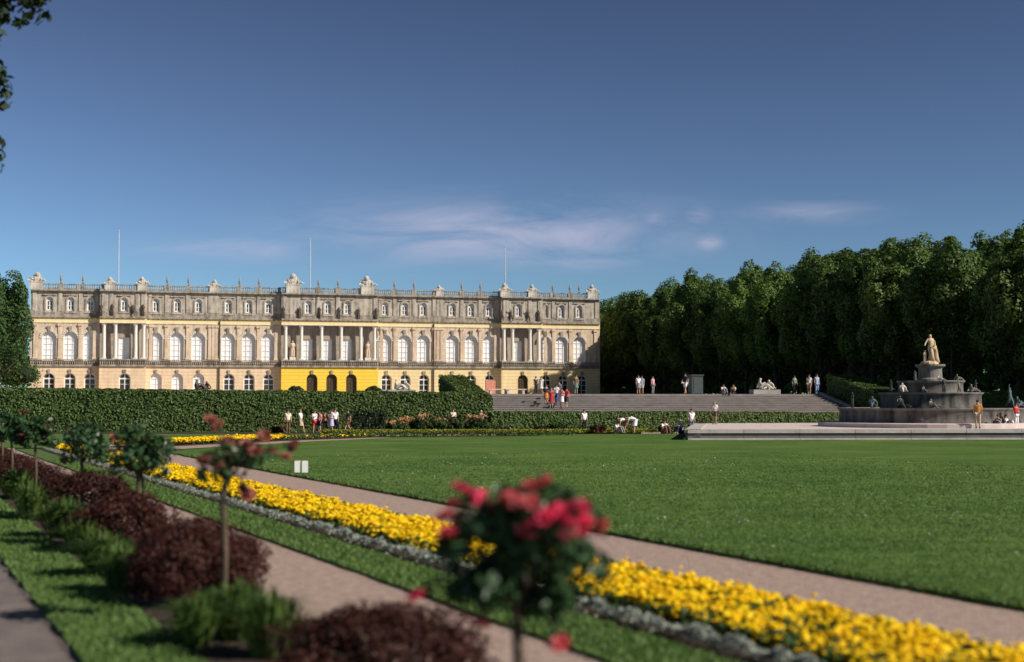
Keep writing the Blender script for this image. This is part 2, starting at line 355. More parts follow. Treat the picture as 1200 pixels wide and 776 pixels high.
BODY = {}
def body_set(pose):
    if pose in BODY: return BODY[pose]
    j = J(pose); x = MB()
    for s in 'LR':           # five separate fingers on each hand
        h = Vector(j['ha' + s]); d = (h - Vector(j['wr' + s])).normalized(); sd = d.cross(Vector((1, 0, 0))).normalized() if abs(d.x) < .9 else Vector((0, 1, 0))
        cu = d.cross(sd)
        for q, ln in enumerate((.066, .078, .074, .058)):
            b = h + sd * (.030 - .02 * q)
            x.tube([b, b + d * ln * .55 + cu * .008, b + d * ln + cu * .026], [.0095, .0085, .006], 5)
        b = h - d * .03 + sd * .032
        x.tube([b, b + sd * .025 + d * .03, b + sd * .03 + d * .062], [.011, .0095, .007], 5)
    hd = Vector(j['hea']); up = (Vector(j['top']) - hd).normalized(); fw = Vector((0, -1, 0)); fw = (fw - up * fw.dot(up)).normalized()
    if pose == 'bend': fw = Vector((0, -.1, -1)); fw = (fw - up * fw.dot(up)).normalized()
    x.tube([hd + up * .045 + fw * .078, hd + up * .015 + fw * .108, hd + fw * .082], [.008, .016, .008], 5)                     # nose
    for s in (-1, 1): x.tube([hd + up * .05 + Vector((s * .074, 0, 0)), hd + up * .015 + Vector((s * .085, 0, 0)), hd - up * .01 + Vector((s * .074, 0, 0))], [.012, .018, .01], 5)   # ears
    b = sub_skin('body', j, KEYS, 'skin', extra=x)
    tor = ['spi', 'pel', 'che', 'shL', 'shR', 'elL', 'elR']
    sh = sub_skin('shirt', {**j, 'elL': tuple(Vector(j['shL']).lerp(Vector(j['elL']), .75)), 'elR': tuple(Vector(j['shR']).lerp(Vector(j['elR']), .75))}, tor, None, .022)
    leg = ['pel', 'hiL', 'knL', 'anL', 'hiR', 'knR', 'anR']
    tr = sub_skin('trousers', j, leg, None, .018, {'pel': (.14, .105)})
    st = sub_skin('shorts', {**j, 'knL': tuple(Vector(j['hiL']).lerp(Vector(j['knL']), .85)), 'knR': tuple(Vector(j['hiR']).lerp(Vector(j['knR']), .85))}, [k for k in leg if k[:2] != 'an'], None, .024, {'pel': (.14, .105), 'knL': .075, 'knR': .075})
    sk = MB(); p = Vector(j['pel']); kn = (Vector(j['knL']) + Vector(j['knR'])) / 2
    prof = []
    for q in range(7):
        t = q / 6; c = p.lerp(kn, t); prof.append((c, .165 + .06 * t))
    vs = []; fs = []; n = 12
    for c, r in prof:
        for k in range(n):
            a = 2 * PI * k / n; vs.append((c.x + r * math.cos(a), c.y + r * .8 * math.sin(a), c.z + .06))
    for i in range(6):
        for k in range(n): fs.append((i * n + k, i * n + (k + 1) % n, (i + 1) * n + (k + 1) % n, (i + 1) * n + k))
    sk.add(vs, fs); skm = sk.mesh('skirt', None, True)
    hm = MB(); c = hd + up * .055 - fw * .018
    a1 = up; a2 = Vector((1, 0, 0)); a3 = fw
    vs = []; fs = []
    for i in range(6):
        ph = PI * .62 * i / 5
        for k in range(12):
            a = 2 * PI * k / 12; rr = math.sin(ph)
            vs.append(c + a1 * (.098 * math.cos(ph)) + a2 * (.092 * rr * math.cos(a)) + a3 * (.10 * rr * math.sin(a) * (1 if math.sin(a) < 0 else .86)))
    for i in range(5):
        for k in range(12): fs.append((i * 12 + k, i * 12 + (k + 1) % 12, (i + 1) * 12 + (k + 1) % 12, (i + 1) * 12 + k))
    hm.add(vs, fs); hair = hm.mesh('hair', None, True)
    sho = MB()
    for s in 'LR':
        a, t = Vector(j['an' + s]), Vector(j['to' + s]); sho.tube([a + (a - t) * .25 - Vector((0, 0, .045)), a - Vector((0, 0, .03)), t, t + (t - a) * .15], [.03, .048, .042, .02], 8)
    shm = sho.mesh('shoes', None, True)
    BODY[pose] = dict(body=b, shirt=sh, trousers=tr, shorts=st, skirt=skm, hair=hair, shoes=shm)
    return BODY[pose]

def slot(o, m):
    if not o.data.materials: o.data.materials.append(None)
    o.material_slots[0].link = 'OBJECT'; o.material_slots[0].material = M[m]

def person(label, loc, face, pose='stand', shirt='cl_white', lower='trousers', lcol='cl_navy', hair='hair', sc=1.0, group='visitors strolling in the palace gardens'):
    b = body_set(pose)
    t = thing('person', label, 'person', loc, face, group, sc)
    link('body', b['body'], t)
    for nm, me, mm in (('shirt', b['shirt'], shirt), (lower, b[lower], lcol), ('hair', b['hair'], hair), ('shoes', b['shoes'], 'shoe')):
        o = link(nm, me, t); slot(o, mm)
    return t

_st = {}
def statue_mesh(kind):
    """robed standing figure (1.75 m) or reclining figure, one surface"""
    if kind in _st: return _st[kind]
    if kind == 'robed':
        j = J('bent_arm'); j['top'] = (0, -.01, 1.70)
        ov = {'hiL': .13, 'hiR': .13, 'knL': .145, 'knR': .145, 'anL': .15, 'anR': .15, 'toL': .07, 'toR': .07, 'pel': (.19, .15), 'spi': (.16, .12), 'che': (.18, .13), 'elL': .06, 'elR': .06, 'shL': .075, 'shR': .075}
        me = sub_skin('statue', j, KEYS, None, .0, ov)
    elif kind == 'fortune':
        j = J('bent_arm'); j.update(pel=(.05, 0, .95), spi=(.03, .01, 1.13), che=(-.01, .01, 1.33), hea=(-.03, -.02, 1.55), top=(-.03, -.02, 1.68), elR=(-.30, -.02, 1.19), wrR=(-.40, -.12, 1.02), haR=(-.44, -.16, .98),
                                    elL=(.27, .03, 1.16), wrL=(.20, -.14, 1.0), haL=(.14, -.2, .98), knL=(.13, -.02, .48), anL=(.16, .04, .09), knR=(-.06, -.16, .5), anR=(-.14, -.02, .09))
        x = MB(); x.tube([(.20, -.12, 1.02), (.27, -.08, .7), (.30, -.05, .3), (.34, -.02, 0)], [.07, .11, .15, .20], 9)
        x.tube([(-.10, -.16, .86), (.12, -.2, .82), (.28, -.1, .95)], [.07, .10, .06], 8); x.tube([(-.02, -.17, .82), (-.02, -.2, .45), (.04, -.14, .02)], [.09, .12, .17], 9)
        me = sub_skin('statue', j, KEYS, None, .012, {'hiL': .12, 'hiR': .12, 'knL': .10, 'knR': .085, 'anL': .09, 'pel': (.17, .13)}, extra=x)
    elif kind == 'raised':
        j = J('walk'); j.update(elR=(-.30, -.05, 1.55), wrR=(-.34, -.1, 1.80), haR=(-.34, -.12, 1.90))
        me = sub_skin('statue', j, KEYS, None, .02, {'hiL': .12, 'hiR': .12, 'knL': .09, 'knR': .09})
    else:
        j = J('ground'); j.update(knL=(.14, -.55, .22), anL=(.16, -.95, .10), toL=(.18, -1.08, .12), knR=(-.12, -.42, .40), anR=(-.12, -.74, .10), toR=(-.12, -.88, .06),
                                  elL=(.34, .18, .40), wrL=(.36, .30, .15), haL=(.36, .25, .07))
        me = sub_skin('statue', j, KEYS, None, .03)
    _st[kind] = me
    return me

def statue_part(name, kind, m, parent, loc, rz=0, sc=1.0):
    o = link(name, statue_mesh(kind), parent, loc, rz, sc); slot(o, m); return o

# ------------------------------------------------------------------ garden frame
D2 = Vector((.972, .236)); N2 = Vector((.236, -.972)); O2 = Vector((12.0, 124.0))
TZ = 2.85
def uv(u, v): p = O2 + D2 * u + N2 * v; return (p.x, p.y)
def to_uv(x, y): q = Vector((x, y)) - O2; return q.dot(D2), q.dot(N2)
STEPS, RISE, TREAD = 19, .15, .737
def ground_z(x, y):
    u, v = to_uv(x, y)
    if v <= 0: return TZ
    if v < STEPS * TREAD and -15.7 < u < 16: return max(0, TZ - RISE * math.ceil(v / TREAD))
    if v < 10: return TZ * (1 - v / 10)
    return 0.0
def px(x, y_or_Z, Z=None):
    """photo column x at depth Z -> world x"""
    return (x - 600) / F * y_or_Z

# ground sheet and terrace
def sheet(name, poly, z, m, kind='structure', thick=0.0):
    mb = MB()
    if thick: mb.prism(poly, z - thick, z)
    else: mb.add([(x, y, z) for x, y in poly], [tuple(range(len(poly)))])
    return tag(mb.build(name, m), kind=kind)
sheet('ground', [(-1500, -60), (1500, -60), (1500, 2500), (-1500, 2500)], -.03, 'earth')
tb = MB()
# bank: left, middle (under stairs left open), right -- terrace top behind v=0
def P3(u, v, z): x, y = uv(u, v); return (x, y, z)
tb.quad(P3(-900, 0, TZ), P3(900, 0, TZ), P3(900, -1800, TZ), P3(-900, -1800, TZ))
ter = tag(tb.build('terrace_ground', 'terrace_gravel'), kind='structure')
bk = MB()
for a, b in ((-900, -15.7), (16, 900)):
    bk.quad(P3(a, 0, TZ), P3(b, 0, TZ), P3(b, 10, -.02), P3(a, 10, -.02))
tag(bk.build('grass_bank', 'verge'), kind='structure')
stp = MB(); stp.prism([uv(-15.7, -.3), uv(16, -.3), uv(16, .02), uv(-15.7, .02)], -.02, TZ + .006)
for i in range(STEPS):
    z1 = TZ - RISE * i - .0; v0 = TREAD * i; 
    if i == 0: continue
    a, b = uv(-15.7, v0 - TREAD + .02), uv(16, v0 - TREAD + .02); c, d = uv(16, v0), uv(-15.7, v0)
    stp.prism([a, b, c, d], -.02, z1)
    # a rounded nosing on every tread
    e, f = uv(-15.7, v0), uv(16, v0); g, h = uv(16, v0 + .035), uv(-15.7, v0 + .035)
    stp.prism([e, f, g, h], z1 - .05, z1 - .004)
so = stp.build('garden_stairs', 'step'); tag(so, 'wide grey stone stairs rising from the parterre to the palace terrace', 'stairs')
for i, u in enumerate((-15.9, 16.25)):       # sloping stone strings beside the stairs
    mb = MB(); p = []
    for du in (-.2, .2):
        p += [P3(u + du, -.2, -.02), P3(u + du, -.2, TZ + (.16 if i else .03)), P3(u + du, STEPS * TREAD, .18 if i else .05), P3(u + du, STEPS * TREAD, -.02)]
    mb.add(p, [(0, 1, 2, 3), (7, 6, 5, 4), (0, 4, 5, 1), (1, 5, 6, 2), (2, 6, 7, 3), (3, 7, 4, 0)])
    mb.build('side_string', 'kerb', so)

# ------------------------------------------------------------------ parterre strips
VP = .447
def strip_poly(c0, c1, z0, z1, step=2.0, wob=.0, rng=random.Random(3)):
    n = int((z1 - z0) / step) + 1; A = []; B = []
    for i in range(n + 1):
        Z = z0 + (z1 - z0) * i / n
        A.append((c0 - VP * Z + rng.uniform(-wob, wob), Z)); B.append((c1 - VP * Z + rng.uniform(-wob, wob), Z))
    return B + A[::-1]
sheet('side_path', strip_poly(-9, 2.05, 2, 90), .000, 'old_gravel')
sheet('grass_strip', strip_poly(1.95, 2.95, 2, 90, .5, .07), .05, 'verge', thick=.05)
sheet('shrub_bed', strip_poly(2.95, 4.6, 2, 90, 2, .05), .035, 'soil', thick=.05)
sheet('gravel_path', strip_poly(4.5, 6.8, 2, 90), .004, 'gravel')
sheet('grass_verge', strip_poly(6.7, 7.75, 2, 68, .5, .02), .035, 'verge', thick=.04)
sheet('flower_bed', strip_poly(7.75, 10.32, 2, 68, 1, .03), .035, 'soil', thick=.05)
sheet('lawn_path', strip_poly(10.3, 13.2, 2, 70) , .004, 'gravel')
B2 = [(-19.2, 71), (-13.8, 83), (-9.0, 90.5), (4, 93.5)]           # far flower bed, turning along the lawn
def ribbon(pts, w):
    A = []; Bq = []
    for i, p in enumerate(pts):
        a = Vector(pts[max(i - 1, 0)]); b = Vector(pts[min(i + 1, len(pts) - 1)]); d = (b - a).normalized(); n = Vector((-d.y, d.x))
        A.append(tuple(Vector(p) + n * w)); Bq.append(tuple(Vector(p) - n * w))
    return Bq + A[::-1]
sheet('far_flower_bed', ribbon(B2, 1.0), .045, 'soil', thick=.05)
sheet('far_path', [(-19, 66), (-17, 66), (-15.5, 70.5), (-12, 79.5), (-7.5, 87.5), (5, 91), (5, 96), (60, 100), (60, 140), (-60, 118), (-60, 98), (-34, 98)], -.004, 'gravel')
lawn_poly = strip_poly(13.07, 13.07, 2, 64, .6, .03)
lawn_edge = lawn_poly[len(lawn_poly) // 2:]                    # from far to near on c=13.07
lawn = [(70, 2), (70, 99), (20, 97.6), (-1, 95.5), (2, 91), (-7.0, 88.0), (-11.0, 80.0), (-14.2, 71)] + lawn_edge
sheet('lawn', lawn, .06, 'lawn', thick=.07)
sheet('far_lawn', [(-60, 70), (-23, 70), (-19.8, 79), (-14, 91), (-6, 97.5), (-60, 97.5)], .05, 'verge', thick=.05)
sheet('border_soil', [(-45, 97.2), (-4, 97.6), (9, 99.2), (9, 102.5), (-5, 101.5), (-45, 101)], .08, 'soil', thick=.1)

# ---- grass blades
def in_frame(x, y, m=.02): return abs(x / y) < .36 + m
def blades(name, regions, seed, h=.06, w=.012):
    rng = np.random.default_rng(seed); out = []
    for (c0, c1, z0, z1, dens) in regions:
        n = int((c1 - c0) * (z1 - z0) * dens)
        u = rng.uniform(0, 1, n) ; Z = z0 * (z1 / z0) ** u if z1 / z0 > 2 else z0 + (z1 - z0) * u
        X = rng.uniform(c0, c1, n) - VP * Z
        k = np.abs(X / Z) < .385; X = X[k]; Z = Z[k]; n = len(X)
        hh = h * rng.uniform(.5, 1.4, n); a = rng.uniform(0, 2 * PI, n); ww = w * (.7 + Z / 22)
        P = np.stack([X, Z, np.full(n, .045)], 1); S = np.stack([np.cos(a), np.sin(a), 0 * a], 1) * ww[:, None]
        T = P + np.stack([rng.normal(0, .4, n) * hh, rng.normal(0, .4, n) * hh, hh], 1)
        out.append(np.stack([P - S, P + S, T], 1).reshape(-1, 3))
    return tag(link(name, np_mesh(name, np.concatenate(out), 3, 'blade')), kind='stuff')
blades('grass', [(6.68, 7.75, 11.5, 55, 500), (1.92, 3.0, 11.5, 45, 500)], 5, h=.045)
blades('lawn_grass', [(13.0, 13.3, 15, 60, 900)], 6, h=.06)

rng = np.random.default_rng(8)
n = 150000; Z = 15 + 50 * rng.beta(1.0, 2.6, n); X = rng.uniform(13.1, 40, n) - VP * Z; k = np.abs(X / Z) < .385; X, Z = X[k], Z[k]; n = len(X)
hh = .032 * rng.uniform(.5, 1.5, n); a = rng.uniform(0, 2 * PI, n); ww = .010 * (.7 + Z / 25)
P = np.stack([X, Z, np.full(n, .055)], 1); S = np.stack([np.cos(a), np.sin(a), 0 * a], 1) * ww[:, None]; T = P + np.stack([rng.normal(0, .7, n) * hh, rng.normal(0, .7, n) * hh, hh], 1)
tag(link('turf', np_mesh('turf', np.stack([P - S, P + S, T], 1).reshape(-1, 3), 3, 'blade')), kind='stuff')
n = 1500; Z = 16 + 50 * rng.beta(1, 1.6, n); X = rng.uniform(13.6, 40, n) - VP * Z; k = (np.abs(X / Z) < .385) & (vnoise(X, Z, .35) > .1); X, Z = X[k], Z[k]; n = len(X)
V = leaves(np.stack([X, Z, np.full(n, .10)], 1), np.tile([0, -.3, 1.], (n, 1)), .022, rng, .9)
tag(link('clover_heads', np_mesh('clover_heads', V, 4, 'silver')), 'scattered pale clover heads in the lawn', 'flowers', kind='stuff')

# ---- marigolds and silver edging
def flower_heads(X, Y, Zh, r, rng):
    n = len(X); P = np.stack([X, Y, Zh], 1); up = norm(np.stack([rng.normal(0, .35, n), rng.normal(-.1, .35, n), np.ones(n)], 1))
    a = norm(np.cross(up, rng.normal(0, 1, (n, 3)))); b = np.cross(up, a); out = []
    r = r[:, None]
    ring = []
    for k in range(7):
        t = 2 * PI * k / 7; rr = r * (1 if k % 2 else .82)
        ring.append(P + (a * math.cos(t) + b * math.sin(t)) * rr - up * r * (.25 if k % 2 else .05))
    low = [P + (q - P) * .55 - up * r * .45 for q in ring]
    top = P + up * r * .30
    for k in range(7):
        k2 = (k + 1) % 7
        out.append(np.stack([top, (ring[k] + ring[k]) / 2, ring[k2], top * .0 + (top + ring[k2]) / 2], 1))
        out.append(np.stack([ring[k], low[k], low[k2], ring[k2]], 1))
    return np.concatenate(out, 1).reshape(-1, 3)
rng = np.random.default_rng(11)
FX = []; FY = []; FZ = []; FR = []; LP = []; LN = []
n = 60000
Z = 10 * (68 / 10) ** rng.uniform(0, 1, n); c = rng.uniform(8.42, 10.16, n); X = c - VP * Z + rng.normal(0, .03, n)
k = (np.abs(X / Z) < .385); X, Z, c = X[k], Z[k], c[k]
den = .44 + .34 * vnoise(X, Z, 1.6) + .34 * vnoise(X, Z, 4.5) + .15 * vnoise(X, Z, 9); k = rng.uniform(0, 1, len(X)) < den; X, Z, c = X[k], Z[k], c[k]
hh = .19 + .04 * vnoise(X, Z, 1.1) + .03 * vnoise(X, Z, 3.3) + rng.normal(0, .03, len(X)) - .10 * np.clip(np.abs(c - 9.3) - .65, 0, 1)
FX.append(X); FY.append(Z); FZ.append(hh); FR.append(rng.uniform(.022, .044, len(X)) * (1 + .012 * Z))
mg = flower_heads(np.concatenate(FX), np.concatenate(FY), np.concatenate(FZ), np.concatenate(FR), rng)
n = 34000; Z = 10 * (68 / 10) ** rng.uniform(0, 1, n); c = rng.uniform(8.35, 10.22, n); X = c - VP * Z
P = np.stack([X, Z, rng.uniform(.05, .20, n)], 1); lv = leaves(P, np.tile([0, -.2, 1.], (n, 1)), .055, rng, .4)
V = np.concatenate([mg, lv]); mi = np.concatenate([np.zeros(len(mg) // 4), np.ones(len(lv) // 4)])
tag(link('marigolds', np_mesh('marigolds', V, 4, ['marigold', 'marigold_leaf'], mi)), 'long bed of yellow marigolds in bloom between lawn path and grass verge', 'flowers', kind='stuff')
# far bed
def along(pts, n, w, rng):
    seg = [(Vector(a), Vector(b)) for a, b in zip(pts, pts[1:])]; ln = np.array([(b - a).length for a, b in seg]); ix = rng.choice(len(seg), n, p=ln / ln.sum()); t = rng.uniform(0, 1, n); o = rng.uniform(-w, w, n)
    X = np.array([seg[i][0].x + (seg[i][1].x - seg[i][0].x) * q for i, q in zip(ix, t)]); Y = np.array([seg[i][0].y + (seg[i][1].y - seg[i][0].y) * q for i, q in zip(ix, t)])
    dx = np.array([(seg[i][1] - seg[i][0]).normalized() for i in ix]); return X - dx[:, 1] * o, Y + dx[:, 0] * o
X, Y = along(B2[:2], 2600, .9, rng); mg = flower_heads(X, Y, .28 + rng.normal(0, .05, len(X)), rng.uniform(.07, .11, len(X)), rng)
X, Y = along(B2, 3000, .95, rng); lv = leaves(np.stack([X, Y, rng.uniform(.05, .3, len(X))], 1), np.tile([0, -.2, 1.], (len(X), 1)), .10, rng)
X, Y = along(B2[1:3], 110, .8, rng); mg2 = flower_heads(X, Y, .22 + rng.normal(0, .04, len(X)), rng.uniform(.05, .09, len(X)), rng)
V = np.concatenate([mg, mg2, lv]); mi = np.concatenate([np.zeros((len(mg) + len(mg2)) // 4), np.ones(len(lv) // 4)])
tag(link('far_marigolds', np_mesh('far_marigolds', V, 4, ['marigold', 'marigold_leaf'], mi)), 'short bed of yellow marigolds curving round the far end of the lawn', 'flowers', kind='stuff')
n = 16000; Z = 10 * (66 / 10) ** rng.uniform(0, 1, n); o = rng.normal(0, .06, n); X = 8.02 + o - VP * Z
zz = .05 + np.clip(.16 - 5 * o * o, 0, 1) * (.7 + .3 * vnoise(X, Z, 3.1)) * rng.uniform(.5, 1.1, n)
V = leaves(np.stack([X, Z, zz], 1), np.tile([0, -.2, 1.], (n, 1)), .035, rng, .35, 1.0)
tag(link('silver_edging', np_mesh('silver_edging', V, 4, 'silver')), 'narrow silver grey foliage edging along the yellow marigold bed', 'edging plants', kind='stuff')
X = rng.uniform(-13, 10, 7000); Y = 97.0 + .10 * (X + 12) + rng.normal(0, .15, len(X))
V = leaves(np.stack([X, Y, .12 + rng.uniform(0, .22, len(X))], 1), np.tile([0, -.3, 1.], (len(X), 1)), .07, rng)
tag(link('lime_edging', np_mesh('lime_edging', V, 4, 'lime_leaf')), 'thin lime green edging along the far edge of the lawn', 'edging plants', kind='stuff')

# ------------------------------------------------------------------ hedges
def hedge(name, label, A, B, w, zA, zB, zb, seed, m='hedge', size=.085, dens=170, cat='hedge', lift=0.0):
    """clipped hedge from A to B (ground points), width w, top heights zA..zB, leafy skin on a dark core"""
    rng = np.random.default_rng(seed)
    A = np.array([*A, 0.]); B = np.array([*B, 0.]); d = B - A; L = np.linalg.norm(d[:2]); d /= L; nrm = np.array([-d[1], d[0], 0])
    bA, bB = (zb if isinstance(zb, tuple) else (zb, zb))
    t = thing(name, label, cat, (0, 0, 0))
    mb = MB(); i_ = .1
    vs = []
    for s, (bz, tz) in ((0, (bA, zA)), (L, (bB, zB))):
        for o in (-w / 2 + i_, w / 2 - i_):
            p = A + d * s + nrm * o; vs += [(p[0], p[1], bz), (p[0], p[1], tz - i_)]
    mb.add(vs, [(0, 1, 3, 2), (4, 6, 7, 5), (0, 4, 5, 1), (2, 3, 7, 6), (1, 5, 7, 3), (0, 2, 6, 4)])
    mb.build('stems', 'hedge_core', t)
    PP = []; NN = []
    hm = ((zA - bA) + (zB - bB)) / 2
    def face(n, kind):
        s = rng.uniform(0, L, n); f = s / L; q = rng.uniform(0, 1, n)
        bz = bA + (bB - bA) * f; tz = zA + (zB - zA) * f
        if kind == 'top': o = rng.uniform(-w / 2, w / 2, n); z = tz; N_ = np.tile([0, 0, 1.], (n, 1))
        elif kind in (-1, 1): o = np.full(n, kind * w / 2); z = bz + (tz - bz) * q; N_ = np.tile(nrm * kind, (n, 1))
        else:
            s = np.full(n, 0 if kind == 'a' else L); o = rng.uniform(-w / 2, w / 2, n); f = s / L; bz = bA + (bB - bA) * f; tz = zA + (zB - zA) * f; z = bz + (tz - bz) * q; N_ = np.tile(d * (-1 if kind == 'a' else 1), (n, 1))
        P = A + d * s[:, None] + nrm * o[:, None]; P[:, 2] = z
        bump = .035 * (vnoise(s, z * 2, .9) + .6 * vnoise(s * 1.7 + 3, z * 3, 2.3))
        P += N_ * (bump + rng.uniform(-.06, .05, n))[:, None]
        PP.append(P); NN.append(N_)
    kd = dens
    face(int(L * w * kd), 'top'); face(int(L * hm * kd), -1); face(int(L * hm * kd), 1); face(int(w * max(zA - bA, .3) * kd), 'a'); face(int(w * max(zB - bB, .3) * kd), 'b')
    V = leaves(np.concatenate(PP), np.concatenate(NN), size, rng, .6, .38)
    link('foliage', np_mesh('foliage', V, 4, m), t)
    return t
hedge('clipped_hedge', 'tall clipped hedge running left of the grey stairs below the palace', (-46, 99.5), (-1.8, 105.0), 1.6, 3.25, 2.84, 0, 21)
hedge('clipped_hedge', 'tall clipped hedge behind the right side of the tiered fountain', uv(20, 15), uv(52, 11), 1.6, 3.0, 3.1, 0, 22)
hedge('clipped_hedge', 'low clipped hedge along the foot of the grey stairs', uv(-18.6, 19), uv(15.5, 18.2), 1.1, 1.50, 1.30, 0, 23, dens=220)
hedge('sloping_hedge', 'sloping hedge block beside the left end of the stairs below the palace', uv(-17.3, -1.5), uv(-16.7, 7), 2.2, 4.45, 2.55, (TZ - .2, .6), 24)
hedge('sloping_hedge', 'sloping hedge descending along the right side of the stairs by the fountain', uv(18.6, -1), uv(18.4, 14), 2.6, 4.6, 1.9, (TZ - .2, 0), 25)
t = hedge('box_topiary', 'dark square clipped box shrub on a pale slab before the tall hedge', (px(416, 99.6), 99.6), (px(452, 99.6), 99.6), 1.7, 1.56, 1.56, .22, 26, m='box', dens=160, size=.09, cat='topiary')
MB().box(px(418, 99), px(453, 99), 98.5, 100.3, .06, .22).build('stone_slab', 'plaza_gravel', t)

# flower border at the foot of the hedge and single shrubs
rng = np.random.default_rng(31)
PP = []; NN = []; FP = []
for i in range(46):
    x = px(random.uniform(455, 570), 100); y = random.uniform(99.2, 101.2); h = random.uniform(.55, 1.25); r = random.uniform(.25, .5)
    p, e = crown_pts(rng, 330, r, r, h * .5, 8, .4); PP.append(p + [x, y, h * .5 + .05]); NN.append(e)
    if i % 2: q, e = crown_pts(rng, 26, r, r, .2, 4, .5); FP.append(q + [x, y, h + .05])
lv = leaves(np.concatenate(PP), np.concatenate(NN), .075, rng); FP = np.concatenate(FP); fl = leaves(FP, np.tile([0, -.6, .8], (len(FP), 1)), .075, rng, .8)
V = np.concatenate([lv, fl]); mi = np.concatenate([np.zeros(len(lv) // 4), np.ones(len(fl) // 4)])
tag(link('flower_border', np_mesh('flower_border', V, 4, ['border_leaf', 'border_flower'], mi)), 'loose border of green perennials with orange flowers before the tall hedge', 'flowers', kind='stuff')

def shrub_mesh(seed, n, rx, ry, rz, size, m, K=22, rc=.34):
    rng = np.random.default_rng(seed); p, e = crown_pts(rng, n, rx, ry, rz, K, rc, hollow=.7)
    p[:, 2] = np.where(p[:, 2] < -rz * .55, -rz * .55 + rng.uniform(0, .2 * rz, len(p)), p[:, 2]); p[:, 2] += rz * .55
    return np_mesh('foliage', leaves(p, e, size, rng), 4, m)
low_brown = shrub_mesh(41, 1200, .7, .6, .45, .085, 'berberis')
low_green = shrub_mesh(42, 1500, .75, .7, .55, .085, 'border_leaf')
def stem_mesh(h, r, n=5, spread=.25, seed=1):
    rr = random.Random(seed); mb = MB()
    for i in range(n):
        a = rr.uniform(0, 6.28); mb.tube([(0.03 * math.cos(a), .03 * math.sin(a), 0), (spread * .5 * math.cos(a), spread * .5 * math.sin(a), h * .6), (spread * math.cos(a), spread * math.sin(a), h)], [r, r * .8, r * .4], 5)
    return mb.mesh('stems', 'bark')
ssm = stem_mesh(.5, .02)
def shrub(label, x, y, me, sc=1.0, z=None, group='small shrubs along the far border', cat='shrub'):
    t = thing('shrub', label, cat, (x, y, ground_z(x, y) + .06 if z is None else z), random.uniform(0, 6), group, sc)
    link('foliage', me, t); link('stems', ssm, t); return t
for lab, X_, Y_, me, s in (('low reddish brown shrub at the far lawn edge left of the stairs', 634, 98.8, low_brown, .8),
                           ('low dark red shrub at the far lawn edge beside the standing dark dressed visitor', 700, 98.8, low_brown, .95),
                           ('low brown shrub at the far lawn edge behind the seated pair', 779, 99.3, low_brown, .8),
                           ('round green shrub at the right end of the orange flower border', 575, 100, low_green, .9),
                           ('green shrub before the low hedge under the group in red', 655, 101, low_green, 1.1),
                           ('brown shrub at the left end of the low hedge', 590, 100.5, low_brown, .7),
                           ('dark red shrub by the two visitors at the left of the hedge', 326, 98.8, low_brown, .8)):
    shrub(lab, px(X_, Y_), Y_, me, s, z=.05)

# ------------------------------------------------------------------ trees
def tree_meshes(seed, n, rx, rz, size, m, trunk_h, K=46, rc=.27):
    rng = np.random.default_rng(seed); p, e = crown_pts(rng, n, rx, rx, rz, K, rc)
    p[:, 2] += trunk_h + rz * .95
    # darker inner filling
    q = norm(rng.normal(0, 1, (n // 6, 3))) * rng.uniform(.1, .75, (n // 6, 1)) * [rx, rx, rz]; q[:, 2] += trunk_h + rz * .95
    V = leaves(np.concatenate([p, q]), np.concatenate([e, norm(q + 1e-3)]), size, rng, .65, .36)
    cr = np_mesh('crown', V, 4, m)
    rr = random.Random(seed); mb = MB(); hh = trunk_h + rz
    mb.tube([(0, 0, -.3), (.05, .02, trunk_h * .6), (.1, -.1, hh), (.0, .1, hh + rz * .6)], [.42, .32, .22, .06], 10)
    for i in range(9):
        a = rr.uniform(0, 6.28); z0 = trunk_h * rr.uniform(.8, 1.0) + rr.uniform(0, rz)
        L = rx * rr.uniform(.55, .9); mb.tube([(.05, 0, z0), (L * .5 * math.cos(a), L * .5 * math.sin(a), z0 + L * .3), (L * math.cos(a), L * math.sin(a), z0 + L * .75)], [.16, .1, .03], 6)
    return cr, mb.mesh('trunk', 'bark', True)
TM = [tree_meshes(60, 21000, 4.9, 8.5, .19, 'tree_leaf', .9, 64, .25), tree_meshes(61, 21000, 5.3, 8.0, .19, 'tree_leaf', 1.3, 60, .26), tree_meshes(62, 21000, 4.6, 8.9, .18, 'tree_leaf', .7, 70, .24), tree_meshes(63, 21000, 5.1, 8.2, .19, 'tree_leaf_b', 1.0, 62, .25)]
def tree(label, x, y, kind, h, rz=None, group='trees of the forest behind the fountain', wide=1.0, name='forest_tree'):
    cr, tr = TM[kind]; base = [18.0, 17.2, 18.4, 17.5][kind]; s = h / base
    t = thing(name, label, 'tree', (x, y, ground_z(x, y)), random.uniform(0, 6.28) if rz is None else rz, group, (s * wide, s * wide, s))
    link('crown', cr, t); link('trunk', tr, t); return t
rr = random.Random(17)
front = []
LBL0 = 'tall dark green broadleaf tree at the front of the forest wall on the right'
LBL1 = 'tall dark green tree deep in the forest wall on the right'
for i in range(27):
    Yd = 101 + i * 7.0; X_ = 48.5 - .128 * (Yd - 100) + rr.uniform(-1.6, 1.6)
    h = 16.4 + (Yd - 100) * .020 + rr.uniform(-1.3, 1.3) - 2.4 * math.exp(-((Yd - 148) / 28) ** 2)
    front.append(tree(LBL0, X_, Yd + rr.uniform(-1.5, 1.5), rr.choice((0, 0, 1, 2, 2, 3)), h))
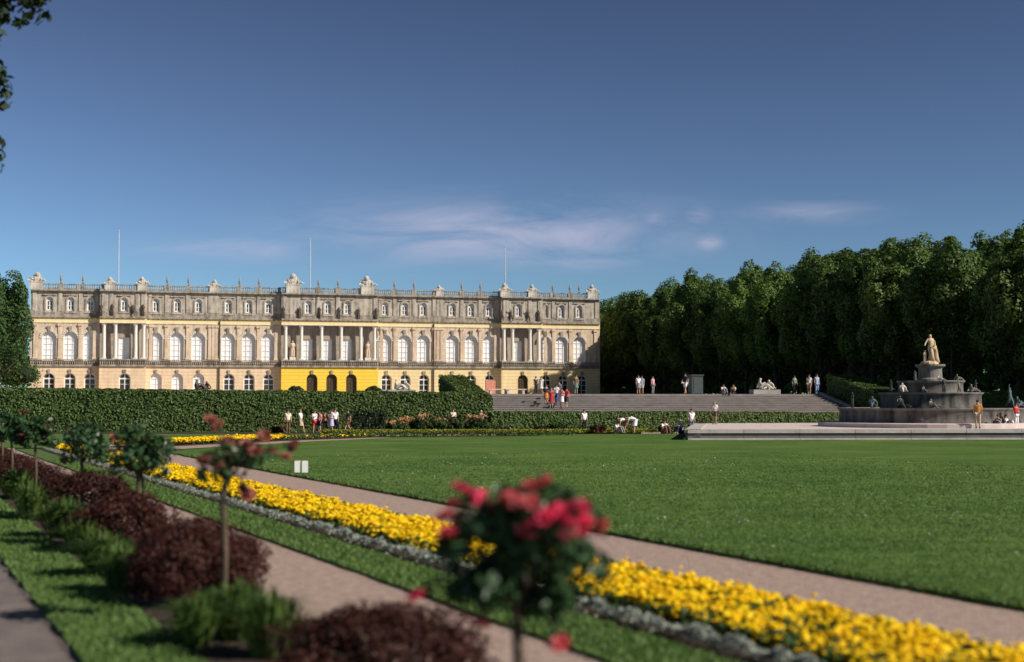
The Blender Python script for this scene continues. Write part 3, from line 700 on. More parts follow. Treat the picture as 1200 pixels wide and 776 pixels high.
for row, (dx, n_, dh) in enumerate(((7.0, 27, .8), (14.0, 26, 1.6), (22, 24, 2.2))):
    for i in range(n_):
        Yd = 101 + i * 7.4 + rr.uniform(-2, 2); X_ = 48.5 - .128 * (Yd - 100) + dx + rr.uniform(-2, 2)
        h = 17.0 + (Yd - 100) * .024 + dh * 1.1 + rr.uniform(-1.4, 1.6) - 3.2 * math.exp(-((Yd - 150) / 30) ** 2)
        tree(LBL1, X_, Yd, rr.choice((0, 1, 2, 2, 0, 3)), h)
for x_, y_, h_ in ((20, 300, 21), (14, 306, 20.5), (26, 292, 22), (31, 283, 22), (8, 312, 18), (2, 318, 15), (23, 312, 22.5), (30, 300, 23)):
    tree('distant dark tree closing the gap behind the right end of the palace', x_, y_, rr.choice((0, 1)), h_, group='distant trees behind the palace end')
front[1]['label'] = 'tall tree at the right edge of the view, nearest of the forest wall'
# undergrowth closing the forest edge
rng = np.random.default_rng(71); PP = []; NN = []
for i in range(150):
    Yd = 98 + i * 1.35; X_ = 51.5 - .128 * (Yd - 100) + rr.uniform(-2.0, 1.0); r = rr.uniform(1.2, 2.0); h = rr.uniform(1.5, 3.2)
    p, e = crown_pts(rng, 420, r, r, h * .6, 9, .4); PP.append(p + [X_, Yd, ground_z(X_, Yd) + h * .5]); NN.append(e)
for i in range(90):
    Yd = 98 + i * 2.3; X_ = 60 - .128 * (Yd - 100) + rr.uniform(-1.5, 1.5); r = rr.uniform(2.0, 2.8); h = rr.uniform(6, 9)
    p, e = crown_pts(rng, 700, r, r, h * .55, 14, .4); PP.append(p + [X_, Yd, ground_z(X_, Yd) + h * .5]); NN.append(e)
for i in range(40):
    X_ = 34 - i * 1.2 + rr.uniform(-.6, .6); Yd = 286 + i * .5; r = rr.uniform(2.0, 2.8); h = rr.uniform(5, 8)
    p, e = crown_pts(rng, 500, r, r, h * .55, 14, .4); PP.append(p + [X_, Yd, TZ + h * .5]); NN.append(e)
for i in range(34):
    X_ = 34 - i * .9 + rr.uniform(-.4, .4); Yd = 295 + i * .5; r = rr.uniform(2.8, 3.4); h = rr.uniform(7, 9)
    p, e = crown_pts(rng, 700, r, r, h * .55, 18, .4); PP.append(p + [X_, Yd, TZ + h * .42]); NN.append(e)
for i in range(60):
    X_ = 36 - i * .5; Yd = 283 + i * .25
    p, e = crown_pts(rng, 260, 1.5, 1.5, 1.5, 8, .45); PP.append(p + [X_, Yd, TZ + .8]); NN.append(e)
for i in range(24):
    X_ = -95 + i * 1.3; Yd = 262 - i * .3; r = 2.6; h = rr.uniform(6, 9)
    if X_ > -86: Yd -= 50; X_ = X_ * .81 - 4; h = 5
    p, e = crown_pts(rng, 500, r, r, h * .55, 14, .4)
    if X_ < -71: PP.append(p + [X_, Yd, TZ + h * .5]); NN.append(e)
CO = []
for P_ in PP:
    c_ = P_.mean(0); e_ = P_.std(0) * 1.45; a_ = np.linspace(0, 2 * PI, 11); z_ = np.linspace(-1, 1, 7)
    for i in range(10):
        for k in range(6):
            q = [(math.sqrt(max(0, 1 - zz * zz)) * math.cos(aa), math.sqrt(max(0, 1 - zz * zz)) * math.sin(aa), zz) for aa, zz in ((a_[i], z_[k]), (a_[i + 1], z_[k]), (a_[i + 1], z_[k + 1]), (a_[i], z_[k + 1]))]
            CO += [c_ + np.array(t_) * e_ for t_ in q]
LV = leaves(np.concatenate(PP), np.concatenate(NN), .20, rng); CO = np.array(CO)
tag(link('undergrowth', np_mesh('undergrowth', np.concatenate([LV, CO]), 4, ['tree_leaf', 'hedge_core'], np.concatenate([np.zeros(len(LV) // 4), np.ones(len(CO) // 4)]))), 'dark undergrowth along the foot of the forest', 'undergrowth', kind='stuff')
# trees left of the palace
for lab, X_, Y_, h_, k_ in (('dark leafy tree left of the palace, its crown against the end wall', px(-8, 205), 205, 19.5, 0), ('leafy tree at the left edge of the view behind the hedge', px(-40, 196), 196, 21, 2), ('low dark tree beneath the crowns left of the palace', px(8, 225), 225, 13.5, 1)):
    pt_ = tree(lab, X_, Y_, k_, h_, name='park_tree', group='trees left of the palace')
    cr_ = [c for c in pt_.children if c.name.startswith('crown')][0]; cr_.material_slots[0].link = 'OBJECT'; cr_.material_slots[0].material = M['park_leaf']
# overhanging tree at the upper left corner
rng = np.random.default_rng(81)
p, e = crown_pts(rng, 11000, 3.4, 3.6, 4.6, 60, .26); p += [-12.42, 25.0, 8.3]
q, e2 = crown_pts(rng, 900, 1.3, .9, .5, 10, .4); q += [-9.4, 25.2, 9.6]
V = leaves(np.concatenate([p, q]), np.concatenate([e, e2]), .10, rng)
t = thing('overhanging_tree', 'dark tree whose branches hang into the upper left corner of the view', 'tree', (0, 0, 0))
link('crown', np_mesh('crown', V, 4, 'backlit_leaf'), t)
mb = MB(); mb.tube([(-13.2, 25, -.1), (-13.1, 25, 4), (-12.8, 25.1, 9), (-12.5, 25, 12)], [.3, .24, .18, .06], 10)
for i in range(8):
    a = i * .8; z0 = 5.4 + i * .6; mb.tube([(-13, 25, z0), (-13 + 1.5 * math.cos(a), 25 + 1.5 * math.sin(a), z0 + .9), (-13 + 2.8 * math.cos(a), 25 + 2.8 * math.sin(a), z0 + 1.5)], [.09, .06, .02], 6)
mb.tube([(-13, 25, 8.0), (-11, 25.1, 9.2), (-8.6, 25.2, 9.7)], [.09, .06, .02], 6)
mb.build('trunk', 'bark', t, True)

# ------------------------------------------------------------------ row of standard roses, barberries and tufts
def rose_bloom_mesh(seed, m):
    rr = random.Random(seed); mb = MB()
    for ring, (n_, r, tilt, zc) in enumerate(((4, .022, .25, .022), (5, .042, .7, .012), (6, .06, 1.1, 0))):
        for k in range(n_):
            a = 2 * PI * k / n_ + ring * .4 + rr.uniform(-.1, .1); ca, sa = math.cos(a), math.sin(a); w = r * .75
            def pt(u, v):   # cupped petal
                rad = r * (.25 + .75 * math.sin(tilt) * v) + .2 * r * v * v; z = zc + r * 1.1 * math.cos(tilt) * v - .3 * r * (u * u); s = u * w * (.5 + .5 * math.sin(PI * min(v + .25, 1) * .8))
                return (ca * rad - sa * s, sa * rad + ca * s, z)
            g = [[pt(u, v) for u in (-1, 0, 1)] for v in (0, .5, 1)]
            mb.add([q for r_ in g for q in r_], [(0, 1, 4, 3), (1, 2, 5, 4), (3, 4, 7, 6), (4, 5, 8, 7)])
    return mb.mesh('bloom', m, True)
BLM = [rose_bloom_mesh(1, 'rose_pink'), rose_bloom_mesh(2, 'rose_faded'), rose_bloom_mesh(3, 'rose_soft')]
def rose_tree(label, x, y, top, crown_c, R_, blooms, seed, n=1500, lobes=(), leaf=.05, long_stems=True, faded=False, group='standard rose trees along the shrub bed', double=False, K=26):
    t = thing('rose_tree', label, 'rose tree', (x, y, .03), 0, group)
    rng = np.random.default_rng(seed); rr = random.Random(seed)
    p, e = crown_pts(rng, n, R_[0], R_[1], R_[2], K, .30, hollow=.35); p += [crown_c[0], crown_c[1], crown_c[2]]
    P = [p]; E = [e]
    for (lx, ly, lz, lr, ln) in lobes:
        p2, e2 = crown_pts(rng, ln, lr, lr, lr * .9, 10, .4, hollow=.3); P.append(p2 + [lx, ly, lz]); E.append(e2)
    mb = MB(); cz = crown_c[2]
    mb.tube([(0, 0, -.05), (.015, .01, cz * .45), (-.01, 0, cz * .8), (crown_c[0] * .6, 0, cz)], [.042, .036, .034, .028], 8)
    if double: mb.tube([(.07, .02, -.05), (.14, .0, cz * .4), (.06, .02, cz * .75), (crown_c[0], 0, cz)], [.034, .03, .028, .022], 8)
    for i in range(9):
        a = rr.uniform(0, 6.28); b = (crown_c[0] + R_[0] * .7 * math.cos(a), crown_c[1] + R_[1] * .7 * math.sin(a), cz + rr.uniform(-.3, .7) * R_[2])
        mb.tube([(crown_c[0] * .6, 0, cz - R_[2] * .5), tuple((Vector((crown_c[0] * .6, 0, cz)) + Vector(b)) / 2), b], [.016, .012, .006], 5)
    for (bx, by, bz, s, md) in blooms:
        c0 = Vector((crown_c[0] * .6 + bx * .2, by * .2, cz + (bz - cz) * .15)); b = Vector((bx, by, bz))
        mid = c0.lerp(b, .6) + Vector((0, 0, .07))
        mb.tube([c0, mid, b], [.011, .008, .005], 5)
        k = rng.integers(3, 7); tt = rng.uniform(.45, .95, k)[:, None]; P.append(np.array(mid) * (1 - tt) + np.array(b) * tt + rng.normal(0, .03, (k, 3))); E.append(np.tile([0, 0, 1.], (k, 1)))
    link('crown', np_mesh('crown', leaves(np.concatenate(P), np.concatenate(E), leaf, rng, .62, .6), 4, 'rose_leaf'), t)
    mb.build('stem', 'rose_stem', t, True)
    for (bx, by, bz, s, md) in blooms:
        o = link('bloom', BLM[md], t, (bx, by, bz), rr.uniform(0, 6), s); o.rotation_euler = (rr.uniform(-.3, 1.0), rr.uniform(-.5, .5), rr.uniform(0, 6))
        o.rotation_mode = 'XYZ'
    return t
def pb(x, y, Z, x0):       # photo pixel at depth Z -> coordinates local to a tree standing at world x0
    return ((x - 600) / F * Z - x0, H - (y - 468) / F * Z - .03)
Zr = 8.5; x0 = px(607, Zr)
bl = []
for (X_, Y_, s, md) in ((548, 577, 1.15, 0), (563, 584, 1.15, 0), (572, 594, .9, 1), (523, 606, 1.1, 0), (525, 624, 1.0, 0), (597, 583, 1.0, 1), (605, 590, .8, 1), (621, 570, .9, 1), (637, 566, 1.0, 1), (622, 588, .8, 1),
                        (630, 618, 1.6, 0), (640, 606, 1.4, 0), (652, 600, 1.4, 0), (661, 608, 1.2, 0), (677, 618, 1.4, 0), (684, 612, 1.2, 0), (678, 596, 1.1, 0), (668, 622, 1.1, 0), (706, 618, .9, 1), (540, 572, .9, 0), (616, 624, 1.0, 0),
                        (590, 688, .8, 1), (592, 700, .9, 1), (563, 730, 1.0, 0), (489, 698, .95, 0), (656, 752, 1.0, 0), (533, 590, .8, 0)):
    dy = random.uniform(-.42, -.1) if 580 < Y_ < 680 else random.uniform(-.2, .15); bx, bz = pb(X_, Y_, Zr + dy, x0); bl.append((bx, dy, bz, s * (.78 if s > 1.1 else .95), 2 if (md or random.random() < .25) else 0))
cx, cz = pb(610, 652, Zr, x0)
rose_tree('standard rose tree with bright pink blooms, nearest and most blurred, before the marigold bed', x0, Zr, 0, (cx, 0, cz), (.50, .44, .50), bl, 91, n=1500, leaf=.044, K=36, lobes=((-.22, -.05, cz - .22, .26, 330), (.16, .05, cz - .30, .24, 240), (-.34, 0, cz + .06, .18, 130), (.36, .05, cz - .05, .18, 130), (.0, .05, cz + .32, .16, 90)))
Zr = 15.0; x0 = px(264, Zr); bl = []
for (X_, Y_, s, md) in ((248, 494, 1.3, 1), (256, 500, 1.2, 1), (290, 524, 1.3, 1), (300, 530, 1.2, 1), (272, 536, 1.2, 1), (318, 530, 1.1, 1), (345, 523, 1.1, 1), (288, 576, 1.4, 1), (292, 580, 1.2, 1), (240, 540, 1.1, 1), (335, 536, 1.0, 1), (268, 520, 1.2, 1), (310, 512, 1.1, 1), (258, 548, 1.1, 1)):
    dy = random.uniform(-.3, .3); bx, bz = pb(X_, Y_, Zr + dy, x0); bl.append((bx, dy, bz, s, md))
cx, cz = pb(270, 548, Zr, x0)
rose_tree('standard rose tree with faded coral blooms and an airy crown, second nearest of the row', x0, Zr, 0, (cx, 0, cz), (.46, .40, .32), bl, 92, n=300, leaf=.042, K=22)
spec = [(164, 22.8, 'standard rose tree with a dense green crown and a forked stem, third of the row', True), (98, 28.5, 'standard rose tree with a dark green crown over a pale stem, fourth of the row', False)]
for i, (X_, Zq, lab, dbl) in enumerate(spec):
    x0 = px(X_, Zq); rr = random.Random(200 + i)
    bl = [(rr.uniform(-.4, .4), rr.uniform(-.4, .4), 1.25 + rr.uniform(-.1, .75), 1.0, 1) for _ in range(5)]
    rose_tree(lab, x0, Zq, 0, (0.02, 0, 1.42), (.56, .5, .60), bl, 93 + i, n=1150, leaf=.052, double=dbl, K=36)
ORD = ['fifth', 'sixth', 'seventh', 'eighth', 'ninth', 'tenth', 'eleventh']
for i, Zq in enumerate((33.5, 38.5, 44, 50, 56, 62.5, 69)):
    rr = random.Random(300 + i); x0 = 3.75 - VP * Zq + rr.uniform(-.2, .2)
    bl = [(rr.uniform(-.45, .45), rr.uniform(-.45, .3), 1.35 + rr.uniform(-.1, .7), 1.4, 1) for _ in range(6)]
    rose_tree('leafy standard rose tree, %s from the camera in the rose row' % ORD[i], x0, Zq, 0, (0, 0, 1.55), (.55, .5, .52), bl, 110 + i, n=900, leaf=.08)

BB = [shrub_mesh(120, 15000, .86, .70, .55, .023, 'berberis', 90, .30), shrub_mesh(121, 15000, .88, .74, .58, .023, 'berberis', 96, .30)]
bst = stem_mesh(.5, .014, 14, .5, 3)
for i, (X_, Zq, s, zs, lab) in enumerate(((452, 11.6, 1.1, .78, 'dark red barberry mound at the lower edge of the view, nearest of the row'), (237, 16.9, 1.05, 1.05, 'wide dark red barberry mound behind the airy coral rose tree'),
                                   (148, 22.6, 1.1, 1.0, 'dark red barberry mound at the foot of the forked rose tree'), (104, 28.6, 1.15, .95, 'dark red barberry mound at the foot of the pale stemmed rose tree'))):
    t = thing('barberry_shrub', lab, 'shrub', (px(X_, Zq), Zq, .03), i * 1.3, 'dark red barberry mounds between the roses', (s, s, s * zs))
    link('foliage', BB[i % 2], t); link('stems', bst, t)
for i, Zq in enumerate((34.5, 40, 46, 52.5, 59, 66)):
    t = thing('barberry_shrub', 'dark red barberry mound at the foot of the %s rose tree' % ORD[i], 'shrub', (4.0 - VP * Zq, Zq, .03), i * .9, 'dark red barberry mounds between the roses', (1, 1, .95))
    link('foliage', BB[i % 2], t); link('stems', bst, t)
def tuft_mesh(seed, n, R_, h):
    rng = np.random.default_rng(seed); a = rng.uniform(0, 2 * PI, n); r0 = R_ * .35 * np.sqrt(rng.uniform(0, 1, n)); lean = rng.uniform(.0, 1.0, n) ** 1.5; hh = h * rng.uniform(.6, 1.1, n)
    d = np.stack([np.cos(a), np.sin(a), 0 * a], 1); s = np.stack([-np.sin(a), np.cos(a), 0 * a], 1) * .017
    B_ = d * r0[:, None]; Mi = B_ + d * (R_ * .45 * lean)[:, None] + np.stack([0 * a, 0 * a, hh * .75], 1); T = B_ + d * (R_ * lean)[:, None] + np.stack([0 * a, 0 * a, hh * (1 - .35 * lean)], 1)
    q1 = np.stack([B_ - s, B_ + s, Mi + s, Mi - s], 1).reshape(-1, 3); q2 = np.stack([Mi - s, Mi + s, T + s * .2, T - s * .2], 1).reshape(-1, 3)
    return np_mesh('blades', np.concatenate([q1, q2]), 4, 'tuft')
TF = [tuft_mesh(130, 330, .62, .60), tuft_mesh(131, 300, .55, .68)]
for i, (X_, Zq, s, lab) in enumerate(((285, 14.2, .95, 'bright green leafy tuft at the foot of the airy coral rose tree'), (232, 13.8, .75, 'green leafy tuft at the lower edge left of the airy rose tree stem'), (128, 19.2, 1.0, 'green leafy tuft left of the wide barberry mound'), (150, 17.6, .9, 'green leafy tuft before the third rose tree'),
                                     (78, 24.6, 1.15, 'green leafy tuft left of the fourth rose tree'), (40, 28, 1.1, 'green leafy tuft by the grass strip, leftmost of the nearer tufts'), (22, 34, 1.2, 'green leafy tuft at the left edge of the view'), (320, 13.2, .9, 'green leafy tuft between the stem of the airy rose tree and the nearest barberry'), (100, 22, .9, 'green leafy tuft between the grass strip and the third barberry mound'))):
    tag(link('leafy_tuft', TF[i % 2], None, (px(X_, Zq), Zq, .03), i * .7, s), lab, 'plant', 'green leafy tufts in the rose bed')

# two small white boards on the lawn edge
for X_, lab in ((348.5, 'small white board standing on the lawn edge, left of the pair'), (357.2, 'small white board standing on the lawn edge, right of the pair')):
    t = thing('lawn_board', lab, 'board', (px(X_, 45), 45.2, .055), .15, 'pair of small white boards on the lawn edge')
    MB().box(-.095, .095, -.02, .02, .03, .40).build('panel', 'white_paint', t)
    m_ = MB(); m_.box(-.07, -.05, .021, .041, -.03, .36); m_.box(.05, .07, .021, .041, -.03, .36); m_.build('stakes', 'pipe', t)

# ------------------------------------------------------------------ palace
PL = Vector((-83.4, 246.0)); PR = Vector((16.7, 270.3)); PW = (PR - PL).length; pd = (PR - PL) / PW
PC = (PL + PR) / 2; PANG = math.atan2(pd.y, pd.x)
def fu(x):     # photo column -> local x along the facade (centre = 0)
    s = (x - 600) / F; t = (s * PL.y - PL.x) / ((PR.x - PL.x) - s * (PR.y - PL.y)); return PW * t - PW / 2
pal = thing('palace', 'long baroque palace with arched windows, columned porticoes and a roofline of stone trophies', 'palace', (PC.x, PC.y, TZ), PANG)
HW = PW / 2; PJ = 1.15
SEC = [(-HW, fu(116.5), 0, 'peach'), (fu(116.5), fu(171), PJ, 'peach'), (fu(171), fu(329), 0, 'peach'), (fu(329), fu(442), PJ, 'yellow'), (fu(442), fu(586), 0, 'pale'), (fu(586), fu(634), PJ, 'pale'), (fu(634), HW, 0, 'pale')]
UW = [57, 82, 105, 145, 182, 207, 232, 267, 291, 314, 360, 383, 406, 451, 474, 496, 530, 552, 573, 606, 639, 658, 679]
GW = [57.5, 82, 105.5, 146.5, 183, 208, 233, 268.5, 292, 315, 365, 388, 411, 453, 475, 497, 530, 552, 574, 611, 640, 660, 682]
# local axes: x along facade, -y toward the garden; w = projection toward the garden -> y = -w
def opening_wall(mb, u0, u1, z0, z1, w, ops, depth, back=None):
    """wall face with arched or square openings and their reveals"""
    ops = sorted(ops); y = -w; yb = -w + depth; u = u0
    q = lambda a, b, c, d: mb.quad((a, y, c), (b, y, c), (b, y, d), (a, y, d))
    for (uc, ww, zs, zp, arch) in ops:
        a, b = uc - ww / 2, uc + ww / 2; q(u, a, z0, z1)
        if zs > z0: q(a, b, z0, zs)
        n = 10 if arch else 1; rise = ww / 2
        ar = [(uc - rise * math.cos(PI * k / n), zp + (rise * math.sin(PI * k / n) if arch else 0)) for k in range(n + 1)]
        for k in range(n):
            (ua, za), (ub, zb) = ar[k], ar[k + 1]
            mb.quad((ua, y, za), (ub, y, zb), (ub, y, z1), (ua, y, z1)); mb.quad((ua, y, za), (ub, y, zb), (ub, yb, zb), (ua, yb, za))
        mb.quad((a, y, zs), (a, y, zp), (a, yb, zp), (a, yb, zs)); mb.quad((b, y, zs), (b, y, zp), (b, yb, zp), (b, yb, zs)); mb.quad((a, y, zs), (b, y, zs), (b, yb, zs), (a, yb, zs))
        u = b
    q(u, u1, z0, z1)
ZG = 5.3; ZB = 6.6; ZF = 12.85; ZC = 13.75; ZA = 14.9; ZT = 18.15; ZR = 18.65
def window_meshes(ww, zs, zp, arch, pane_m, bars=(3, 4), fr='white_paint', t=.09):
    h = zp - zs; r = ww / 2; fm = MB(); n = 10
    # pane
    pm = MB(); pts = [(-r, zs), (r, zs)] + ([(r * math.cos(PI * k / n), zp + r * math.sin(PI * k / n)) for k in range(n + 1)] if arch else [(r, zp), (-r, zp)])
    pm.add([(a, 0, b) for a, b in pts], [tuple(range(len(pts)))])
    top = lambda x: zp + (math.sqrt(max(r * r - x * x, 0)) if arch else 0)
    fm.box(-r, -r + t, -.10, -.02, zs, zp); fm.box(r - t, r, -.10, -.02, zs, zp); fm.box(-r + t, r - t, -.10, -.02, zs, zs + t)
    for k in range(1, bars[0]):
        x = -r + ww * k / bars[0]; e = t * (.9 if bars[0] == 2 else .5); fm.box(x - e / 2, x + e / 2, -.085, -.02, zs + t, top(x) - .01)
    for k in range(1, bars[1] + 1):
        z = zs + h * k / bars[1]; e = t * (1.3 if k == bars[1] else .45); fm.box(-r + t, r - t, -.095 + .002 * k, -.025, z - e / 2, z + e / 2)
    if arch:
        for k in range(n):
            a, b = PI * k / n, PI * (k + 1) / n
            P_ = [(r * math.cos(a), zp + r * math.sin(a)), (r * math.cos(b), zp + r * math.sin(b)), ((r - t) * math.cos(b), zp + (r - t) * math.sin(b)), ((r - t) * math.cos(a), zp + (r - t) * math.sin(a))]
            fm.add([(x, -.1, z) for x, z in P_] + [(x, -.02, z) for x, z in P_], [(0, 1, 2, 3), (7, 6, 5, 4), (0, 4, 5, 1), (2, 6, 7, 3)])
    return fm.mesh('window', fr), pm.mesh('pane', pane_m)
def add_window(ms, u, w, name='window'):
    o = link(name, ms[0], pal, (u, -w, 0)); p = link('pane', ms[1], o); return o
GWW, GZS, GZP = 1.95, .25, 3.15
UWW, UZS, UZP = 2.35, 6.25, 10.15
AWW, AZS, AZP = 1.15, 15.0, 16.75
WM = {'g_white': window_meshes(GWW, GZS, GZP, True, 'curtain', (2, 3)), 'g_dark': window_meshes(GWW, GZS, GZP, True, 'dark_glass', (2, 3), 'white_paint', .17), 'g_half': None,
      'g_door': window_meshes(GWW, GZS, GZP, True, 'door_wood', (4, 4), 'pipe', .09), 'u': window_meshes(UWW, UZS, UZP, True, 'curtain', (3, 4), 'white_paint', .08), 'up': window_meshes(1.9, 6.25, 10.4, False, 'curtain', (2, 4), 'white_paint', .09),
      'a': window_meshes(AWW, AZS, AZP, True, 'dark_glass', (2, 2), 'white_paint', .22)}
# window with white curtain filling only the lower two thirds of the arch
fm, _ = window_meshes(GWW, GZS, GZP, True, 'dark_glass', (2, 2), 'white_paint', .15)
WM['g_half'] = (fm, WM['g_dark'][1])
def gkind(i):
    if i in (10, 11, 12): return 'g_door'
    if i in (4, 5, 6): return 'g_white'
    if i in (3, 19, 16): return 'g_door' if i != 3 else 'g_dark'
    return 'g_dark'
first_u = {0: [0, 1, 2], 1: [3], 2: [4, 5, 6, 7, 8, 9], 3: [10, 11, 12], 4: [13, 14, 15, 16, 17, 18], 5: [19], 6: [20, 21, 22]}
trimm = MB(); frz = MB(); attic = MB(); sill = MB(); entab = MB()
gm = {'peach': MB(), 'yellow': MB(), 'pale': MB()}
def under(name, mb, m, win):          # a sub-part of a window, built in palace coordinates
    o = mb.build(name, m, win); o.location = -win.location; return o
for si, (a, b, w, gc) in enumerate(SEC):
    ids = first_u[si]
    g = gm[gc]; facade = MB(); rec = MB()
    opening_wall(g, a, b, 0, ZG, w, [(fu(GW[i]), GWW, GZS, GZP, True) for i in ids], .55)
    for i in ids:   # window, keystone and sill
        win = add_window(WM[gkind(i)], fu(GW[i]), w - .5); keyst = MB(); sill = MB()
        u = fu(GW[i]); z = GZP + GWW / 2; keyst.add([(u - .18, -w - .16, z - .1), (u + .18, -w - .16, z - .1), (u + .27, -w - .22, z + .62), (u - .27, -w - .22, z + .62), (u - .18, -w + .01, z - .1), (u + .18, -w + .01, z - .1), (u + .27, -w + .01, z + .62), (u - .27, -w + .01, z + .62)],
                                                 [(0, 1, 2, 3), (0, 4, 5, 1), (1, 5, 6, 2), (2, 6, 7, 3), (3, 7, 4, 0)])
        sill.box(u - 1.1, u + 1.1, -w - .1, -w + .4, .08, .249); under('keystone', keyst, 'trim', win); under('sill', sill, 'column', win)
    port = w > 0
    if port:
        for u in (a, b): g.quad((u, -w, 0), (u, 0.3, 0), (u, .3, ZG), (u, -w, ZG))
        wr = -.25                                                        # recessed wall behind the columns
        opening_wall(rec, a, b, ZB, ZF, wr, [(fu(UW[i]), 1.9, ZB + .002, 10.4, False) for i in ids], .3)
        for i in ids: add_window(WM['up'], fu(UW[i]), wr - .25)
        rec.quad((a, -w, ZF), (b, -w, ZF), (b, .3, ZF), (a, .3, ZF))
        for u in (a, b): rec.quad((u, .3, ZB), (u, -.0, ZB), (u, 0, ZF), (u, .3, ZF))
        # cornice breaks forward with the portico
    else:
        opening_wall(facade, a, b, ZB - .6, ZF, w, [(fu(UW[i]), UWW, UZS, UZP, True) for i in ids], .50)
        for i in ids:
            u = fu(UW[i]); win = add_window(WM['u'], u, w - .44); keyst = MB(); arch_ring = MB()
            n = 12; r0 = UWW / 2 + .02; r1 = r0 + .42
            for k in range(n):                                          # radiating archivolt
                t0, t1 = PI * k / n + .035, PI * (k + 1) / n - .035
                P_ = [(u + r * math.cos(t), UZP + r * math.sin(t)) for r, t in ((r0, t0), (r1, t0), (r1, t1), (r0, t1))]
                arch_ring.add([(x, -w - .10, z) for x, z in P_] + [(x, -w + .01, z) for x, z in P_], [(0, 1, 2, 3), (0, 4, 5, 1), (1, 5, 6, 2), (2, 6, 7, 3), (3, 7, 4, 0)])
            keyst.add([(u - .2, -w - .2, UZP + UWW / 2 - .1), (u + .2, -w - .2, UZP + UWW / 2 - .1), (u + .3, -w - .32, UZP + UWW / 2 + .95), (u - .3, -w - .32, UZP + UWW / 2 + .95), (u - .2, -w + .01, UZP + UWW / 2 - .1), (u + .2, -w + .01, UZP + UWW / 2 - .1), (u + .3, -w + .01, UZP + UWW / 2 + .95), (u - .3, -w + .01, UZP + UWW / 2 + .95)],
                      [(0, 1, 2, 3), (0, 4, 5, 1), (1, 5, 6, 2), (2, 6, 7, 3), (3, 7, 4, 0)])
            under('keystone', keyst, 'trim', win); under('archivolt', arch_ring, 'column', win)
        us = [fu(UW[i]) for i in ids]; mids = [(p + q) / 2 for p, q in zip(us, us[1:])] + [a + .8, b - .9] + ([us[2] + 2.0, us[3] - 2.0] if len(us) == 6 else [])
        for u in mids:                                                  # pilasters with base and capital
            pil = MB(); pil.box(u - .27, u + .27, -w - .16, -w + .01, ZB + .25, ZF - .55); pil.box(u - .36, u + .36, -w - .26, -w + .01, ZB - .02, ZB + .249); pil.box(u - .36, u + .36, -w - .28, -w + .01, ZF - .549, ZF - .12); pil.build('pilaster', 'facade', pal)
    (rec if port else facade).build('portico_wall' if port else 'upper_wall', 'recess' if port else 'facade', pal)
    # string course, entablature, cornices (butted end to end per section)
    trimm.box(a, b, -w - .30, .2, ZG, ZG + .30)
    if not port:
        trimm.box(a, b, -w - .02, .2, ZG + .301, ZB - .6)
    else:
        trimm.box(a, b, -w - .02, .24, ZG + .301, ZB - .001)
    # pedestal course / balustrade under first-floor windows
    step = .36; nb = int((b - a) / step)
    for k in range(nb):
        u = a + (k + .5) * (b - a) / nb; trimm.lathe([(.06, ZG + .32), (.11, ZG + .55), (.05, ZG + .85), (.08, ZG + 1.05)], u, -w - .17, 5)
    trimm.box(a, b, -w - .27, -w - .06, ZG + 1.052, ZG + 1.2)
    frz.box(a, b, -w - .06, .2, ZF + .12, ZC)
    entab.box(a, b, -w - .12, .2, ZF + .002, ZF + .118)
    trimm.box(a, b, -w - .32, .2, ZC + .002, ZC + .20); trimm.box(a, b, -w - .24, .2, ZC + .202, ZC + .38)
    k0 = int((b - a) / .8)
    for k in range(k0): trimm.box(a + (k + .3) * (b - a) / k0, a + (k + .6) * (b - a) / k0, -w - .2, -w - .062, ZC - .14, ZC)
    # attic
    wa = w - .05
    trimm.box(a, b, -wa - .10, .2, ZC + .382, ZA - .05)
    opening_wall(attic, a, b, ZA - .05, ZT, wa, [(fu(UW[i]), AWW, AZS, AZP, True) for i in ids], .4)
    if port:
        for u in (a, b): attic.quad((u, -wa, ZA - .05), (u, .3, ZA - .05), (u, .3, ZT), (u, -wa, ZT))
    for i in ids:
        u = fu(UW[i]); win = add_window(WM['a'], u, wa - .33); aped = MB()
        n = 8; r0 = AWW / 2 + .02; r1 = r0 + .26
        for k in range(n):
            t0, t1 = PI * k / n, PI * (k + 1) / n
            P_ = [(u + r * math.cos(t), AZP + r * math.sin(t)) for r, t in ((r0, t0), (r1, t0), (r1, t1), (r0, t1))]
            aped.add([(x, -wa - .14, z) for x, z in P_] + [(x, -wa + .01, z) for x, z in P_], [(0, 1, 2, 3), (0, 4, 5, 1), (1, 5, 6, 2), (2, 6, 7, 3), (3, 7, 4, 0)])
        for s in (-1, 1): aped.box(min(u + s * r0, u + s * r1), max(u + s * r0, u + s * r1), -wa - .12, -wa + .01, AZS - .2, AZP - .002)
        aped.box(u - r1 - .12, u + r1 + .12, -wa - .2, -wa + .01, AZS - .42, AZS - .202)
        aped.box(u - r1 - .3, u + r1 + .3, -wa - .22, -wa + .01, AZP + r1 + .04, AZP + r1 + .22); under('window_surround', aped, 'attic', win)
    us = [fu(UW[i]) for i in ids]; mids = [(p + q) / 2 for p, q in zip(us, us[1:])] + [a + .6, b - .6] + ([us[2] + 2.0, us[3] - 2.0] if len(us) == 6 else []) + ([us[0] - 2.2, us[0] + 2.2] if len(us) == 1 else [])
    for u in mids: MB().box(u - .30, u + .30, -wa - .14, -wa + .01, ZA, ZT - .05).build('attic_pilaster', 'attic', pal)
    trimm.box(a, b, -wa - .25, .2, ZT + .002, ZT + .25); trimm.box(a, b, -wa - .5, .2, ZT + .252, ZR)
